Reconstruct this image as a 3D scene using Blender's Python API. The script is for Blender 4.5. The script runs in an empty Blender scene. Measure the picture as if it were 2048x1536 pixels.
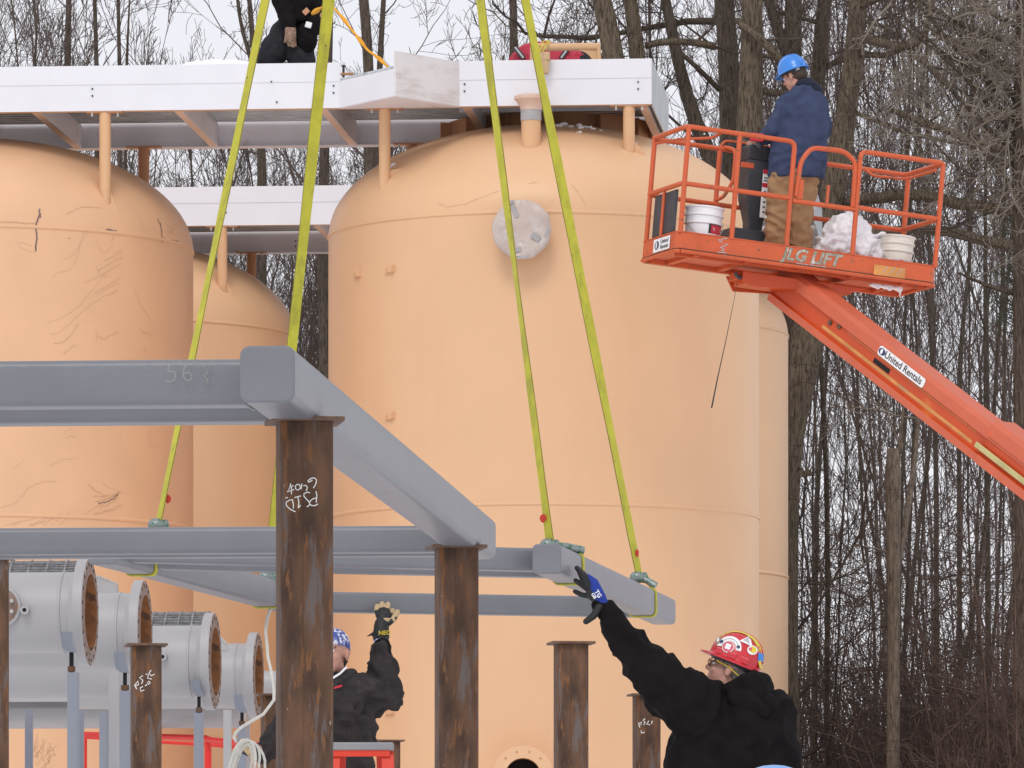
import bpy, math, random
from mathutils import Vector, Matrix, noise
R = math.radians
F = 11600.0          # focal length measured in pixels of the 2048 px wide photograph
HY = 1870.0          # row of the horizon (below the frame)
EYE = 1.6
S = bpy.context.scene
# ------------------------------------------------------------------ camera
cam_d = bpy.data.cameras.new("camera"); cam = bpy.data.objects.new("camera", cam_d)
S.collection.objects.link(cam); S.camera = cam
cam.location = (0, 0, EYE); cam.rotation_euler = (R(90), 0, 0)
cam_d.sensor_width = 36; cam_d.lens = F / 2048 * 36
cam_d.shift_y = (HY - 768) / 2048
cam_d.clip_start = 0.5; cam_d.clip_end = 4000
# ------------------------------------------------------------------ overcast sky, weak wide sun
SUN_EL, SUN_AZ = R(46), R(192)      # azimuth measured from +Y clockwise: behind the camera, a little left
w = bpy.data.worlds.new("World"); S.world = w; w.use_nodes = True
nt = w.node_tree; nd = nt.nodes; bg = nd["Background"]
sky = nd.new("ShaderNodeTexSky"); sky.sky_type = 'NISHITA'; sky.sun_disc = False
sky.sun_elevation = SUN_EL; sky.sun_rotation = SUN_AZ
mix = nd.new("ShaderNodeMixRGB"); mix.inputs[0].default_value = 0.93
tc = nd.new("ShaderNodeTexCoord"); ns = nd.new("ShaderNodeTexNoise"); ns.inputs['Scale'].default_value = 2.2
ns.inputs['Detail'].default_value = 4
cr = nd.new("ShaderNodeValToRGB")
cr.color_ramp.elements[0].position = .3; cr.color_ramp.elements[0].color = (7.1, 7.08, 7.5, 1)
cr.color_ramp.elements[1].position = .7; cr.color_ramp.elements[1].color = (7.55, 7.5, 7.9, 1)
nt.links.new(tc.outputs['Generated'], ns.inputs['Vector']); nt.links.new(ns.outputs['Fac'], cr.inputs[0])
nt.links.new(sky.outputs[0], mix.inputs[1]); nt.links.new(cr.outputs[0], mix.inputs[2])
nt.links.new(mix.outputs[0], bg.inputs[0]); bg.inputs[1].default_value = 0.125
sd = bpy.data.lights.new("sun", 'SUN'); sd.energy = 1.1; sd.angle = R(22); sd.color = (1, .965, .92)
so = bpy.data.objects.new("sun", sd); S.collection.objects.link(so)
_s = Vector((math.sin(SUN_AZ) * math.cos(SUN_EL), math.cos(SUN_AZ) * math.cos(SUN_EL), math.sin(SUN_EL)))
so.rotation_euler = (-_s).to_track_quat('-Z', 'Y').to_euler(); so.location = _s * 60
S.view_settings.view_transform = 'Standard'; S.view_settings.look = 'None'
S.view_settings.exposure = 0.0; S.view_settings.gamma = 1
S.cycles.max_bounces = 5; S.cycles.diffuse_bounces = 4; S.cycles.glossy_bounces = 2

# ------------------------------------------------------------------ helpers
def P(x, y, d):
    "world point that shows at photo pixel (x, y) when it stands d metres away"
    return Vector(((x - 1024) * d / F, d, EYE + (HY - y) * d / F))

class MB:
    def __init__(s): s.v = []; s.f = []; s.m = []; s.mi = 0
    def add(s, vs, fs):
        b = len(s.v); s.v += [tuple(q) for q in vs]
        s.f += [tuple(b + i for i in f) for f in fs]; s.m += [s.mi] * len(fs)
    def box(s, c, ax, ay, az):
        "box with centre c and half-extent vectors"
        c, ax, ay, az = map(Vector, (c, ax, ay, az))
        vs = [c + i * ax + j * ay + k * az for k in (-1, 1) for j in (-1, 1) for i in (-1, 1)]
        s.add(vs, [(0, 2, 3, 1), (4, 5, 7, 6), (0, 1, 5, 4), (2, 6, 7, 3), (0, 4, 6, 2), (1, 3, 7, 5)])
    def ring(s, c, u, v, prof):
        return [c + u * a + v * b for a, b in prof]
    def loft(s, rings, cap=True):
        n = len(rings[0]); b = len(s.v); fs = []
        vs = [q for r in rings for q in r]
        for k in range(len(rings) - 1):
            for i in range(n):
                j = (i + 1) % n
                fs.append((k * n + i, k * n + j, (k + 1) * n + j, (k + 1) * n + i))
        if cap:
            fs.append(tuple(range(n - 1, -1, -1))); fs.append(tuple((len(rings) - 1) * n + i for i in range(n)))
        s.add(vs, fs)
    def tube(s, pts, rad, n=8, cap=True):
        pts = [Vector(p) for p in pts]
        if not hasattr(rad, '__len__'): rad = [rad] * len(pts)
        rings = []; u = None
        for i, p in enumerate(pts):
            a = pts[max(i - 1, 0)]; c = pts[min(i + 1, len(pts) - 1)]
            d = (c - a)
            d = d.normalized() if d.length > 1e-9 else Vector((0, 0, 1))
            if u is None:
                u = d.orthogonal().normalized()
                if abs(d.z) > .9: u = (Vector((1, 0, 0)) - d * d.x).normalized()
            else:
                u = u - d * u.dot(d); u = u.normalized() if u.length > 1e-6 else d.orthogonal().normalized()
            v = d.cross(u)
            rings.append([p + (u * math.cos(t) + v * math.sin(t)) * rad[i] for t in [2 * math.pi * k / n for k in range(n)]])
        s.loft(rings, cap)
    def prism(s, poly, d):
        "polygon (list of points) extruded by vector d"
        poly = [Vector(p) for p in poly]; d = Vector(d)
        s.loft([poly, [p + d for p in poly]])
    def lathe(s, c, axis, prof, n=48, cap=False):
        "prof: list of (radius, distance along axis)"
        c = Vector(c); axis = Vector(axis).normalized(); u = axis.orthogonal().normalized(); v = axis.cross(u)
        rings = [[c + axis * h + (u * math.cos(t) + v * math.sin(t)) * r for t in [2 * math.pi * k / n for k in range(n)]] for r, h in prof]
        s.loft(rings, cap)
    def ell(s, c, r, rot=None, n=16, m=10):
        c = Vector(c); rot = rot or Matrix.Identity(3)
        rings = []
        for k in range(m + 1):
            a = math.pi * (k + .001) / (m + .002) - math.pi / 2
            rings.append([c + rot @ Vector((r[0] * math.cos(a) * math.cos(t), r[1] * math.cos(a) * math.sin(t), r[2] * math.sin(a))) for t in [2 * math.pi * i / n for i in range(n)]])
        s.loft(rings)
    def cap(s, p0, r0, p1, r1, n=12):
        "tapered limb with round ends"
        p0 = Vector(p0); p1 = Vector(p1); d = (p1 - p0)
        L = d.length; d = d / L if L > 1e-6 else Vector((0, 0, 1)); L = max(L, 1e-6)
        pts = []; rr = []
        for a in (-85, -60, -30): pts.append(p0 + d * r0 * math.sin(R(a))); rr.append(r0 * math.cos(R(a)))
        pts += [p0, p1]; rr += [r0, r1]
        for a in (30, 60, 85): pts.append(p1 + d * r1 * math.sin(R(a))); rr.append(r1 * math.cos(R(a)))
        u = d.orthogonal().normalized(); v = d.cross(u)
        s.loft([[p + (u * math.cos(t) + v * math.sin(t)) * r for t in [2 * math.pi * k / n for k in range(n)]] for p, r in zip(pts, rr)])

ORG = {}
def thing(name, label, cat, loc=(0, 0, 0), group=None, kind=None):
    o = bpy.data.objects.new(name, None); S.collection.objects.link(o); o.location = loc
    o.empty_display_size = .2
    ORG[o.name] = Vector(loc); tag(o, label, cat, group, kind); return o
def tag(o, label=None, cat=None, group=None, kind=None):
    if label: o['label'] = label
    if cat: o['category'] = cat
    if group: o['group'] = group
    if kind: o['kind'] = kind
    return o
def mesh_from(name, mb, org):
    me = bpy.data.meshes.new(name)
    me.from_pydata([(a - org.x, b - org.y, c - org.z) for a, b, c in mb.v], [], mb.f)
    return me
def setmats(me, mats, mi=None):
    for m in (mats if isinstance(mats, (list, tuple)) else [mats]): me.materials.append(m)
    if mi and max(mi) > 0: me.polygons.foreach_set('material_index', mi)
SPLIT = {'bolt_hole', 'bolt', 'tape_patch', 'limb', 'anchor_bolt', 'rivet', 'wire', 'hoop', 'lever', 'side_lug', 'pivot_pin', 'warning_stripe', 'cable'}
def pieces(mb):
    par = list(range(len(mb.v)))
    def f(i):
        while par[i] != i: par[i] = par[par[i]]; i = par[i]
        return i
    for fc in mb.f:
        a = f(fc[0])
        for k in fc[1:]: par[f(k)] = a
    out = {}
    for fc, m in zip(mb.f, mb.m): out.setdefault(f(fc[0]), []).append((fc, m))
    res = []
    for fs in out.values():
        q = MB(); ix = {}
        for fc, m in fs:
            for k in fc:
                if k not in ix: ix[k] = len(q.v); q.v.append(mb.v[k])
            q.f.append(tuple(ix[k] for k in fc)); q.m.append(m)
        res.append(q)
    return res
def obj(name, mb, mats, parent=None, smooth=False, loc=None, bevel=0, label=None):
    if name in SPLIT and parent:
        ps = pieces(mb)
        if len(ps) > 1:
            for q in ps: o = obj_(name, q, mats, parent, smooth, loc, bevel, label)
            return o
    return obj_(name, mb, mats, parent, smooth, loc, bevel, label)
def obj_(name, mb, mats, parent=None, smooth=False, loc=None, bevel=0, label=None):
    org = ORG[parent.name] if parent else Vector(loc or (0, 0, 0))
    me = mesh_from(name, mb, org); setmats(me, mats, mb.m)
    if smooth is True: me.polygons.foreach_set('use_smooth', [True] * len(me.polygons))
    elif smooth:
        me.polygons.foreach_set('use_smooth', [True] * len(me.polygons)); me.set_sharp_from_angle(angle=R(smooth))
    me.update()
    o = bpy.data.objects.new(name, me); S.collection.objects.link(o)
    if parent: o.parent = parent
    else: o.location = org
    ORG[o.name] = org
    if bevel:
        b = o.modifiers.new('bevel', 'BEVEL'); b.width = bevel; b.segments = 2; b.limit_method = 'ANGLE'; b.angle_limit = R(35)
    if label: o['label'] = label
    return o
def copy_tree(o, loc=None, label=None, parent=None):
    c = o.copy(); S.collection.objects.link(c)
    if parent: c.parent = parent
    if loc is not None: c.location = loc; 
    if label: c['label'] = label
    for ch in list(o.children): copy_tree(ch, parent=c)
    return c
_dg = None
def organic(name, mb, mats, parent, voxel=.01, smooth=4, folds=0, fscale=9, seed=0, stretch=(1, 1, 1), sm=.5):
    "one continuous skin grown over overlapping limbs: voxel union, smoothing, cloth folds"
    me = bpy.data.meshes.new('tmp'); me.from_pydata(mb.v, [], mb.f)
    o = bpy.data.objects.new('tmp', me); S.collection.objects.link(o)
    r = o.modifiers.new('r', 'REMESH'); r.mode = 'VOXEL'; r.voxel_size = voxel
    if smooth:
        q = o.modifiers.new('s', 'SMOOTH'); q.iterations = smooth; q.factor = sm
    dg = bpy.context.evaluated_depsgraph_get()
    e = o.evaluated_get(dg); me2 = bpy.data.meshes.new_from_object(e)
    bpy.data.objects.remove(o); bpy.data.meshes.remove(me)
    me2.name = name; org = ORG[parent.name] if parent else Vector((0, 0, 0))
    me2.materials.clear()
    nn = [v.normal.copy() for v in me2.vertices]
    for v, n in zip(me2.vertices, nn):
        co = v.co.copy()
        if folds:
            q = Vector((co.x * stretch[0], co.y * stretch[1], co.z * stretch[2])) * fscale + Vector((seed * 7.3, seed * 3.1, 0))
            q2 = q + noise.noise_vector(q * .6) * 1.1
            a = 1 - abs(noise.noise(q2)) * 2.2
            co += n * folds * (a * .9 - .35 + .35 * noise.noise(q * 2.7))
        v.co = co - org
    setmats(me2, mats)
    me2.polygons.foreach_set('use_smooth', [True] * len(me2.polygons)); me2.update()
    o = bpy.data.objects.new(name, me2); S.collection.objects.link(o)
    if parent: o.parent = parent
    ORG[o.name] = org
    return o
def text_into(mb, s, o, xd, yd, size, bold=0, n_off=.002, shear=0, width=None):
    "lettering laid on a plane: o = lower left corner, xd / yd unit directions"
    c = bpy.data.curves.new('t', 'FONT'); c.body = s; c.size = size; c.offset = bold * size; c.shear = shear; c.resolution_u = 3
    ob = bpy.data.objects.new('t', c); S.collection.objects.link(ob)
    dg = bpy.context.evaluated_depsgraph_get(); me = bpy.data.meshes.new_from_object(ob.evaluated_get(dg))
    o = Vector(o); xd = Vector(xd); yd = Vector(yd); nrm = xd.cross(yd).normalized()
    k = 1.0
    if width and len(me.vertices):
        k = width / max(v.co.x for v in me.vertices)
    mb.add([o + xd * v.co.x * k + yd * v.co.y + nrm * n_off for v in me.vertices], [tuple(p.vertices) for p in me.polygons])
    bpy.data.objects.remove(ob); bpy.data.meshes.remove(me)
def ribbon(mb, pts, w, nrm, lift=.002):
    "thin painted or chalked stroke following pts on a surface with normal nrm"
    pts = [Vector(p) for p in pts]; nrm = Vector(nrm).normalized()
    L = []; Rr = []
    for i, p in enumerate(pts):
        d = (pts[min(i + 1, len(pts) - 1)] - pts[max(i - 1, 0)]); d = d - nrm * d.dot(nrm); d.normalize()
        s = d.cross(nrm) * w / 2; L.append(p + s + nrm * lift); Rr.append(p - s + nrm * lift)
    n = len(pts)
    mb.add(L + Rr, [(i, i + 1, n + i + 1, n + i) for i in range(n - 1)])
def rrect(w, h, r, n=4):
    "rounded rectangle profile"
    out = []
    for cx, cy, a0 in ((w / 2 - r, h / 2 - r, 0), (-w / 2 + r, h / 2 - r, 90), (-w / 2 + r, -h / 2 + r, 180), (w / 2 - r, -h / 2 + r, 270)):
        for k in range(n + 1):
            a = R(a0 + 90 * k / n); out.append((cx + r * math.cos(a), cy + r * math.sin(a)))
    return out
def hss(mb, p0, p1, w, h, r=.02, up=(0, 0, 1)):
    "square steel tube from p0 to p1 (axis), w wide, h high"
    p0 = Vector(p0); p1 = Vector(p1); d = (p1 - p0).normalized(); u = d.cross(Vector(up)).normalized(); v = u.cross(d)
    pr = rrect(w, h, r); e = .012; sc = 1 - .10
    pr2 = rrect(w - .012, h - .012, max(r - .004, .003))
    mb.loft([mb.ring(p0, u, v, pr2), mb.ring(p0 + d * .005, u, v, pr), mb.ring(p1 - d * .005, u, v, pr), mb.ring(p1, u, v, pr2)])

# ------------------------------------------------------------------ materials
def mat(name, col, rough=.6, metal=0, var=.12, scale=6, bump=0, bscale=40, spots=None, spec=.5, stretch=(1, 1, 1), coat=0):
    """procedural paint / cloth / metal.  spots: list of (colour, noise scale, threshold, softness, stretch)"""
    m = bpy.data.materials.new(name); m.use_nodes = True; t = m.node_tree; N = t.nodes; L = t.links
    b = N["Principled BSDF"]; b.inputs['Roughness'].default_value = rough; b.inputs['Metallic'].default_value = metal
    b.inputs['Specular IOR Level'].default_value = spec
    if 'peach' in name: b.inputs['Specular IOR Level'].default_value = .4
    if coat: b.inputs['Coat Weight'].default_value = coat; b.inputs['Coat Roughness'].default_value = .15
    tc = N.new("ShaderNodeTexCoord"); mp = N.new("ShaderNodeMapping"); mp.inputs['Scale'].default_value = stretch
    L.new(tc.outputs['Object'], mp.inputs[0])
    n1 = N.new("ShaderNodeTexNoise"); n1.inputs['Scale'].default_value = scale; n1.inputs['Detail'].default_value = 5
    L.new(mp.outputs[0], n1.inputs['Vector'])
    r = N.new("ShaderNodeValToRGB"); r.color_ramp.elements[0].position = .3; r.color_ramp.elements[1].position = .7
    r.color_ramp.elements[0].color = tuple(c * (1 - var) for c in col) + (1,)
    r.color_ramp.elements[1].color = tuple(min(c * (1 + var), 1) for c in col) + (1,)
    L.new(n1.outputs['Fac'], r.inputs[0]); out = r.outputs[0]
    for k, (sc, ss, th, soft, st) in enumerate(spots or []):
        mq = N.new("ShaderNodeMapping"); mq.inputs['Scale'].default_value = st; mq.inputs['Location'].default_value = (k * 3.7, k * 1.3, k * 2.1)
        L.new(tc.outputs['Object'], mq.inputs[0])
        n2 = N.new("ShaderNodeTexNoise"); n2.inputs['Scale'].default_value = ss; n2.inputs['Detail'].default_value = 6; n2.inputs['Roughness'].default_value = .65
        L.new(mq.outputs[0], n2.inputs['Vector'])
        mr = N.new("ShaderNodeMapRange"); mr.inputs['From Min'].default_value = th; mr.inputs['From Max'].default_value = th + soft
        L.new(n2.outputs['Fac'], mr.inputs['Value'])
        mx = N.new("ShaderNodeMixRGB"); mx.inputs[2].default_value = tuple(sc) + (1,)
        L.new(mr.outputs[0], mx.inputs[0]); L.new(out, mx.inputs[1]); out = mx.outputs[0]
    L.new(out, b.inputs['Base Color'])
    if bump:
        n3 = N.new("ShaderNodeTexNoise"); n3.inputs['Scale'].default_value = bscale; n3.inputs['Detail'].default_value = 4
        L.new(mp.outputs[0], n3.inputs['Vector'])
        bp = N.new("ShaderNodeBump"); bp.inputs['Strength'].default_value = bump; bp.inputs['Distance'].default_value = .01
        L.new(n3.outputs['Fac'], bp.inputs['Height']); L.new(bp.outputs[0], b.inputs['Normal'])
    return m
V1 = (1, 1, 1)
M = {}
M['tank'] = mat('peach_paint', (.722, .449, .257), .42, var=.025, scale=1.3, bump=.03, bscale=9,
                spots=[((.70, .42, .245), 1.2, .54, .2, (1, 1, .25)), ((.76, .53, .33), 7, .74, .05, V1)])
M['tank_scuffed'] = mat('scuffed_peach_paint', (.742, .449, .262), .45, var=.04, scale=1.6, bump=.04, bscale=9,
                spots=[((.62, .36, .25), 3, .68, .12, (1, 1, .5)), ((.78, .54, .40), 9, .74, .05, V1)])
M['peach_post'] = mat('peach_post_paint', (.68, .41, .22), .5, var=.05, scale=5, spots=[((.56, .30, .17), 6, .62, .1, V1)])
M['pale_peach'] = mat('pale_peach_flange', (.80, .58, .45), .5, var=.05)
M['primer'] = mat('orange_primer', (.50, .255, .13), .6, var=.08, scale=5)
M['scuff'] = mat('scuff_mark', (.53, .33, .21), .8, var=.3, scale=30)
M['scuff_dark'] = mat('dark_scuff_mark', (.19, .13, .12), .8, var=.5, scale=40)
M['white'] = mat('white_coated_steel', (.75, .745, .78), .38, var=.02, scale=3, bump=.02, bscale=6, spots=[((.72, .70, .72), 3, .66, .1, (1, 1, 3))])
M['white_dirty'] = mat('dirty_white_sheet', (.70, .67, .66), .5, var=.04, scale=3, bump=.05,
                spots=[((.54, .47, .43), 2.2, .52, .2, (.6, 1, 3.5)), ((.48, .39, .34), 26, .66, .03, (1, 1, 1.5))])
M['grey_channel'] = mat('grey_coated_channel', (.80, .77, .80), .45, var=.05, scale=3, spots=[((.50, .43, .40), 3, .6, .15, V1)])
M['galv'] = mat('galvanised_deck', (.52, .55, .57), .45, .15, var=.25, scale=3, stretch=(1, 12, 1), spots=[((.33, .35, .37), 3, .55, .2, (.5, 9, 1))])
M['beam'] = mat('blue_grey_beam_paint', (.168, .173, .192), .42, var=.06, scale=4, bump=.16, bscale=110, coat=.08,
                spots=[((.135, .142, .175), 2, .6, .2, (1, 1, 1)), ((.23, .24, .27), 60, .71, .03, V1), ((.10, .095, .10), 9, .70, .04, (1, 1, 1)), ((.11, .075, .055), 26, .755, .02, V1)])
M['pipe'] = mat('grey_pipe_paint', (.375, .368, .372), .46, var=.04, scale=3, bump=.05, bscale=40,
                spots=[((.26, .245, .24), 3, .66, .1, V1), ((.23, .13, .08), 14, .79, .02, V1)])
M['pipe_post'] = mat('blue_grey_post_paint', (.225, .24, .285), .5, var=.05, scale=3, spots=[((.28, .29, .32), 4, .6, .1, (1, 1, .3))])
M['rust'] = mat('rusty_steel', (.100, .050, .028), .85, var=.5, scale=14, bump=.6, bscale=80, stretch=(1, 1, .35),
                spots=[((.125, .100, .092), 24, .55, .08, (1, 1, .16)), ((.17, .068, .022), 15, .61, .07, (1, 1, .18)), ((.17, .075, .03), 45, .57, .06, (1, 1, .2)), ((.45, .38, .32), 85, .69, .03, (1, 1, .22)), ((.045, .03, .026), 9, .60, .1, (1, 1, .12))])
M['rust_bright'] = mat('bright_rust', (.30, .125, .045), .8, var=.3, scale=12, bump=.3, spots=[((.12, .06, .035), 7, .55, .1, V1)])
M['rust_edge'] = mat('rusty_flange_face', (.22, .15, .12), .7, var=.25, scale=14, spots=[((.45, .44, .46), 7, .56, .1, V1), ((.25, .09, .04), 12, .60, .06, V1)])
M['dark'] = mat('dark_hole', (.012, .011, .012), .9, var=.2)
M['steel'] = mat('bright_bolt_steel', (.55, .54, .5), .35, .8, var=.1)
M['cap_edge'] = mat('weathered_cap_steel', (.13, .075, .045), .7, var=.3, scale=20, spots=[((.10, .05, .03), 12, .5, .1, V1)])
M['orange'] = mat('lift_orange_paint', (.58, .102, .030), .45, var=.08, scale=5, bump=.06,
                spots=[((.52, .08, .022), 3, .56, .2, V1), ((.13, .07, .05), 22, .635, .02, V1), ((.09, .06, .05), 60, .655, .03, V1), ((.42, .34, .30), 40, .72, .02, V1), ((.30, .12, .06), 8, .62, .06, (1, 1, .4))])
M['orange_clean'] = mat('boom_orange_paint', (.56, .068, .010), .42, var=.08, scale=3, stretch=(1, 1, 1), coat=.05,
                spots=[((.70, .24, .04), 1.4, .60, .2, (1, 1, 1)), ((.3, .1, .04), 20, .76, .02, V1)])
M['salmon'] = mat('pale_orange_paint', (.58, .122, .058), .5, var=.06, scale=4, spots=[((.66, .12, .05), 5, .6, .1, V1), ((.2, .1, .07), 30, .77, .02, V1)])  # paler, pinker orange for the boom strips and basket floor
M['boom_wear'] = mat('worn_boom_stripe', (.60, .26, .07), .5, var=.2, scale=6, spots=[((.30, .22, .16), 5, .6, .1, V1)])
M['console'] = mat('dark_grey_plastic', (.038, .042, .05), .5, var=.2, scale=8, spots=[((.09, .09, .095), 9, .62, .1, V1)])
M['bucket'] = mat('white_bucket_plastic', (.82, .82, .84), .35, var=.02)
M['bucket_old'] = mat('grimy_bucket_plastic', (.74, .70, .62), .45, var=.06, spots=[((.50, .40, .30), 9, .6, .08, (1, 1, 4))])
M['label_red'] = mat('label_red', (.55, .02, .04), .5, var=.05)
M['label_white'] = mat('label_white', (.82, .82, .82), .5, var=.02)
M['label_grey'] = mat('label_grey', (.45, .46, .48), .5, var=.05)
M['ink'] = mat('black_ink', (.015, .015, .02), .5, var=.1)
M['ink_blue'] = mat('dark_blue_ink', (.02, .03, .12), .5, var=.1)
M['plastic_bag'] = mat('white_plastic_sheet', (.80, .79, .81), .35, var=.03, bump=.3, bscale=14)
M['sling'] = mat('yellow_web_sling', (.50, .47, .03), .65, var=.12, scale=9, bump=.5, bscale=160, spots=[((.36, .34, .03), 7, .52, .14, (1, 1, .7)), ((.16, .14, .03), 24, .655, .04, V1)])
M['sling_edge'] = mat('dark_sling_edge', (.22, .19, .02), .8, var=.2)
M['shackle'] = mat('green_galvanised_shackle', (.25, .29, .28), .4, .5, var=.25, scale=20, spots=[((.02, .14, .07), 25, .5, .1, V1)])
M['hose'] = mat('pale_yellow_hose', (.50, .44, .20), .6, var=.15)
M['red_tag'] = mat('red_tag', (.50, .03, .015), .6, var=.1)
M['rope_orange'] = mat('orange_rope', (.80, .36, .02), .7, var=.15, scale=30, bump=.4, bscale=120)
M['rope_white'] = mat('white_rope', (.68, .66, .60), .8, var=.12, scale=60, bump=.6, bscale=150)
M['rope_yellow'] = mat('yellow_cord', (.62, .45, .04), .7, var=.12)
M['wood'] = mat('raw_wood', (.52, .36, .20), .75, var=.15, scale=5, stretch=(6, 6, 1), bump=.1)
M['card'] = mat('wrapping_film', (.52, .43, .375), .45, var=.10, scale=5, bump=.35, bscale=16, spots=[((.62, .57, .55), 7, .54, .15, V1)])
M['tape'] = mat('grey_duct_tape', (.36, .35, .35), .5, .0, var=.12, scale=9, bump=.15)
M['film'] = mat('pink_plastic_wrap', (.66, .46, .36), .4, var=.08, scale=9, bump=.3, bscale=30)
M['skin'] = mat('skin', (.52, .27, .20), .55, var=.08, scale=14, spots=[((.50, .19, .15), 9, .56, .15, V1)])
M['hair_grey'] = mat('grey_hair', (.20, .18, .165), .8, var=.35, scale=60, bump=.4)
M['hair_brown'] = mat('brown_hair', (.05, .032, .022), .8, var=.3, scale=60, bump=.4)
M['black_cloth'] = mat('black_fleece', (.0085, .007, .0075), .95, var=.25, scale=12, bump=.25, bscale=90, spec=.15)
M['charcoal_cloth'] = mat('charcoal_canvas', (.040, .034, .034), .95, var=.3, scale=9, bump=.25, bscale=70, spec=.15, spots=[((.075, .065, .062), 10, .58, .15, V1)])
M['dark_denim'] = mat('dark_denim', (.022, .022, .027), .9, var=.3, scale=20, bump=.2, spec=.2)
M['navy'] = mat('navy_work_jacket', (.046, .061, .118), .9, var=.15, scale=8, bump=.25, bscale=80, spec=.2, spots=[((.065, .082, .145), 6, .56, .15, V1)])
M['navy_hood'] = mat('dark_navy_hood', (.014, .018, .038), .95, var=.2, scale=9, bump=.2)
M['duck'] = mat('tan_duck_cloth', (.34, .20, .10), .9, var=.14, scale=8, bump=.25, bscale=70, spots=[((.24, .13, .065), 6, .57, .12, V1)])
M['red_jacket'] = mat('red_quilted_jacket', (.42, .02, .045), .7, var=.12, scale=8, bump=.2)
M['hat_blue'] = mat('blue_hard_hat', (.035, .22, .68), .3, var=.04, coat=.3)
M['hat_pale'] = mat('pale_blue_hard_hat', (.12, .34, .74), .35, var=.04, coat=.2)
M['hat_red'] = mat('red_hard_hat', (.55, .018, .03), .3, var=.10, scale=12, coat=.3, spots=[((.62, .10, .14), 7, .6, .15, V1)])
M['tape_yellow'] = mat('yellow_marking_tape', (.64, .50, .02), .45, var=.12, scale=20, spots=[((.05, .05, .03), 60, .68, .02, V1)])
M['glove_blue'] = mat('blue_knit_glove', (.015, .04, .27), .9, var=.15, bump=.3, bscale=120)
M['glove_black'] = mat('black_rubber_glove', (.010, .010, .011), .6, var=.3, bump=.1)
M['glove_tan'] = mat('tan_leather_glove', (.50, .36, .20), .7, var=.15, scale=30, spots=[((.28, .18, .10), 30, .6, .1, V1)])
M['glove_brown'] = mat('worn_brown_glove', (.24, .14, .10), .8, var=.3, scale=30, spots=[((.42, .32, .20), 25, .52, .1, V1)])
M['sticker_tan'] = mat('tan_sticker', (.30, .22, .15), .5, var=.1)
M['sticker_pink'] = mat('pink_red_sticker', (.65, .10, .14), .5, var=.1)
M['sticker_yellow'] = mat('yellow_sticker', (.72, .55, .04), .5, var=.1)
M['sticker_blue'] = mat('blue_sticker', (.03, .22, .60), .5, var=.1)
M['glasses'] = mat('dark_glasses_frame', (.03, .02, .018), .3, .2, var=.1)
M['red_steel'] = mat('red_painted_steel', (.70, .022, .015), .4, var=.08, scale=6, spots=[((.45, .015, .01), 6, .62, .1, V1)])
M['ladder_red'] = mat('red_fibreglass', (.68, .045, .018), .45, var=.08, scale=6, spots=[((.3, .1, .07), 30, .7, .03, V1)])
M['ladder_top'] = mat('grey_ladder_cap', (.25, .25, .26), .5, var=.1, spots=[((.4, .4, .4), 25, .66, .03, V1)])
M['snow'] = mat('snow', (.90, .905, .92), .7, var=.03, scale=2, bump=.5, bscale=3)
M['bandana'] = mat('blue_patterned_bandana', (.07, .10, .33), .9, var=.2, scale=40, spots=[((.66, .67, .74), 46, .52, .02, V1)])
M['chalk'] = mat('chalk_marker', (.80, .80, .76), .9, var=.1)
M['faint_chalk'] = mat('faint_yellow_marker', (.25, .265, .245), .7, var=.1)
M['mesh_grey'] = mat('grey_wire_mesh', (.24, .235, .24), .6, .3, var=.4, scale=30)
def bark(name, col, col2, rough=.95, st=(38, 38, 6)):
    m = mat(name, col, rough, var=.35, scale=1, stretch=st, spots=[(col2, 1, .52, .1, tuple(s * 1.4 for s in st)), ((.055, .06, .035), .8, .6, .2, V1)], spec=.1)
    t = m.node_tree; N = t.nodes; L = t.links
    n3 = N.new("ShaderNodeTexNoise"); n3.inputs['Scale'].default_value = 1.0; n3.inputs['Detail'].default_value = 5
    mp = N.new("ShaderNodeMapping"); mp.inputs['Scale'].default_value = st; tc = N.new("ShaderNodeTexCoord")
    L.new(tc.outputs['Object'], mp.inputs[0]); L.new(mp.outputs[0], n3.inputs['Vector'])
    bp = N.new("ShaderNodeBump"); bp.inputs['Strength'].default_value = 1; bp.inputs['Distance'].default_value = .05
    L.new(n3.outputs['Fac'], bp.inputs['Height']); L.new(bp.outputs[0], N["Principled BSDF"].inputs['Normal'])
    return m
M['bark'] = bark('furrowed_bark', (.155, .122, .088), (.050, .039, .030))
M['bark_dark'] = bark('dark_bark', (.112, .089, .070), (.045, .037, .029))
M['bark_pale'] = bark('weathered_pale_wood', (.20, .16, .125), (.10, .078, .06))
M['twig'] = mat('dark_twigs', (.105, .078, .066), .9, var=.25, scale=1.5, spec=.1)
M['twig_purple'] = mat('far_twigs', (.135, .105, .102), .9, var=.25, scale=.7, spec=.1)
M['twig_pale'] = mat('pale_grey_twigs', (.25, .215, .175), .9, var=.25, scale=1.5, spec=.1)
M['brush'] = mat('purple_brown_brush', (.105, .074, .062), .9, var=.55, scale=5, spec=.1)
M['needle'] = mat('dark_green_needles', (.030, .048, .020), .8, var=.4, scale=3)

# ================================================================== ground
g = MB(); g.add([(-900, -300, 0), (900, -300, 0), (900, 1500, 0), (-900, 1500, 0)], [(0, 1, 2, 3)])
tag(obj('ground', g, M['snow']), kind='structure')

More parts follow.
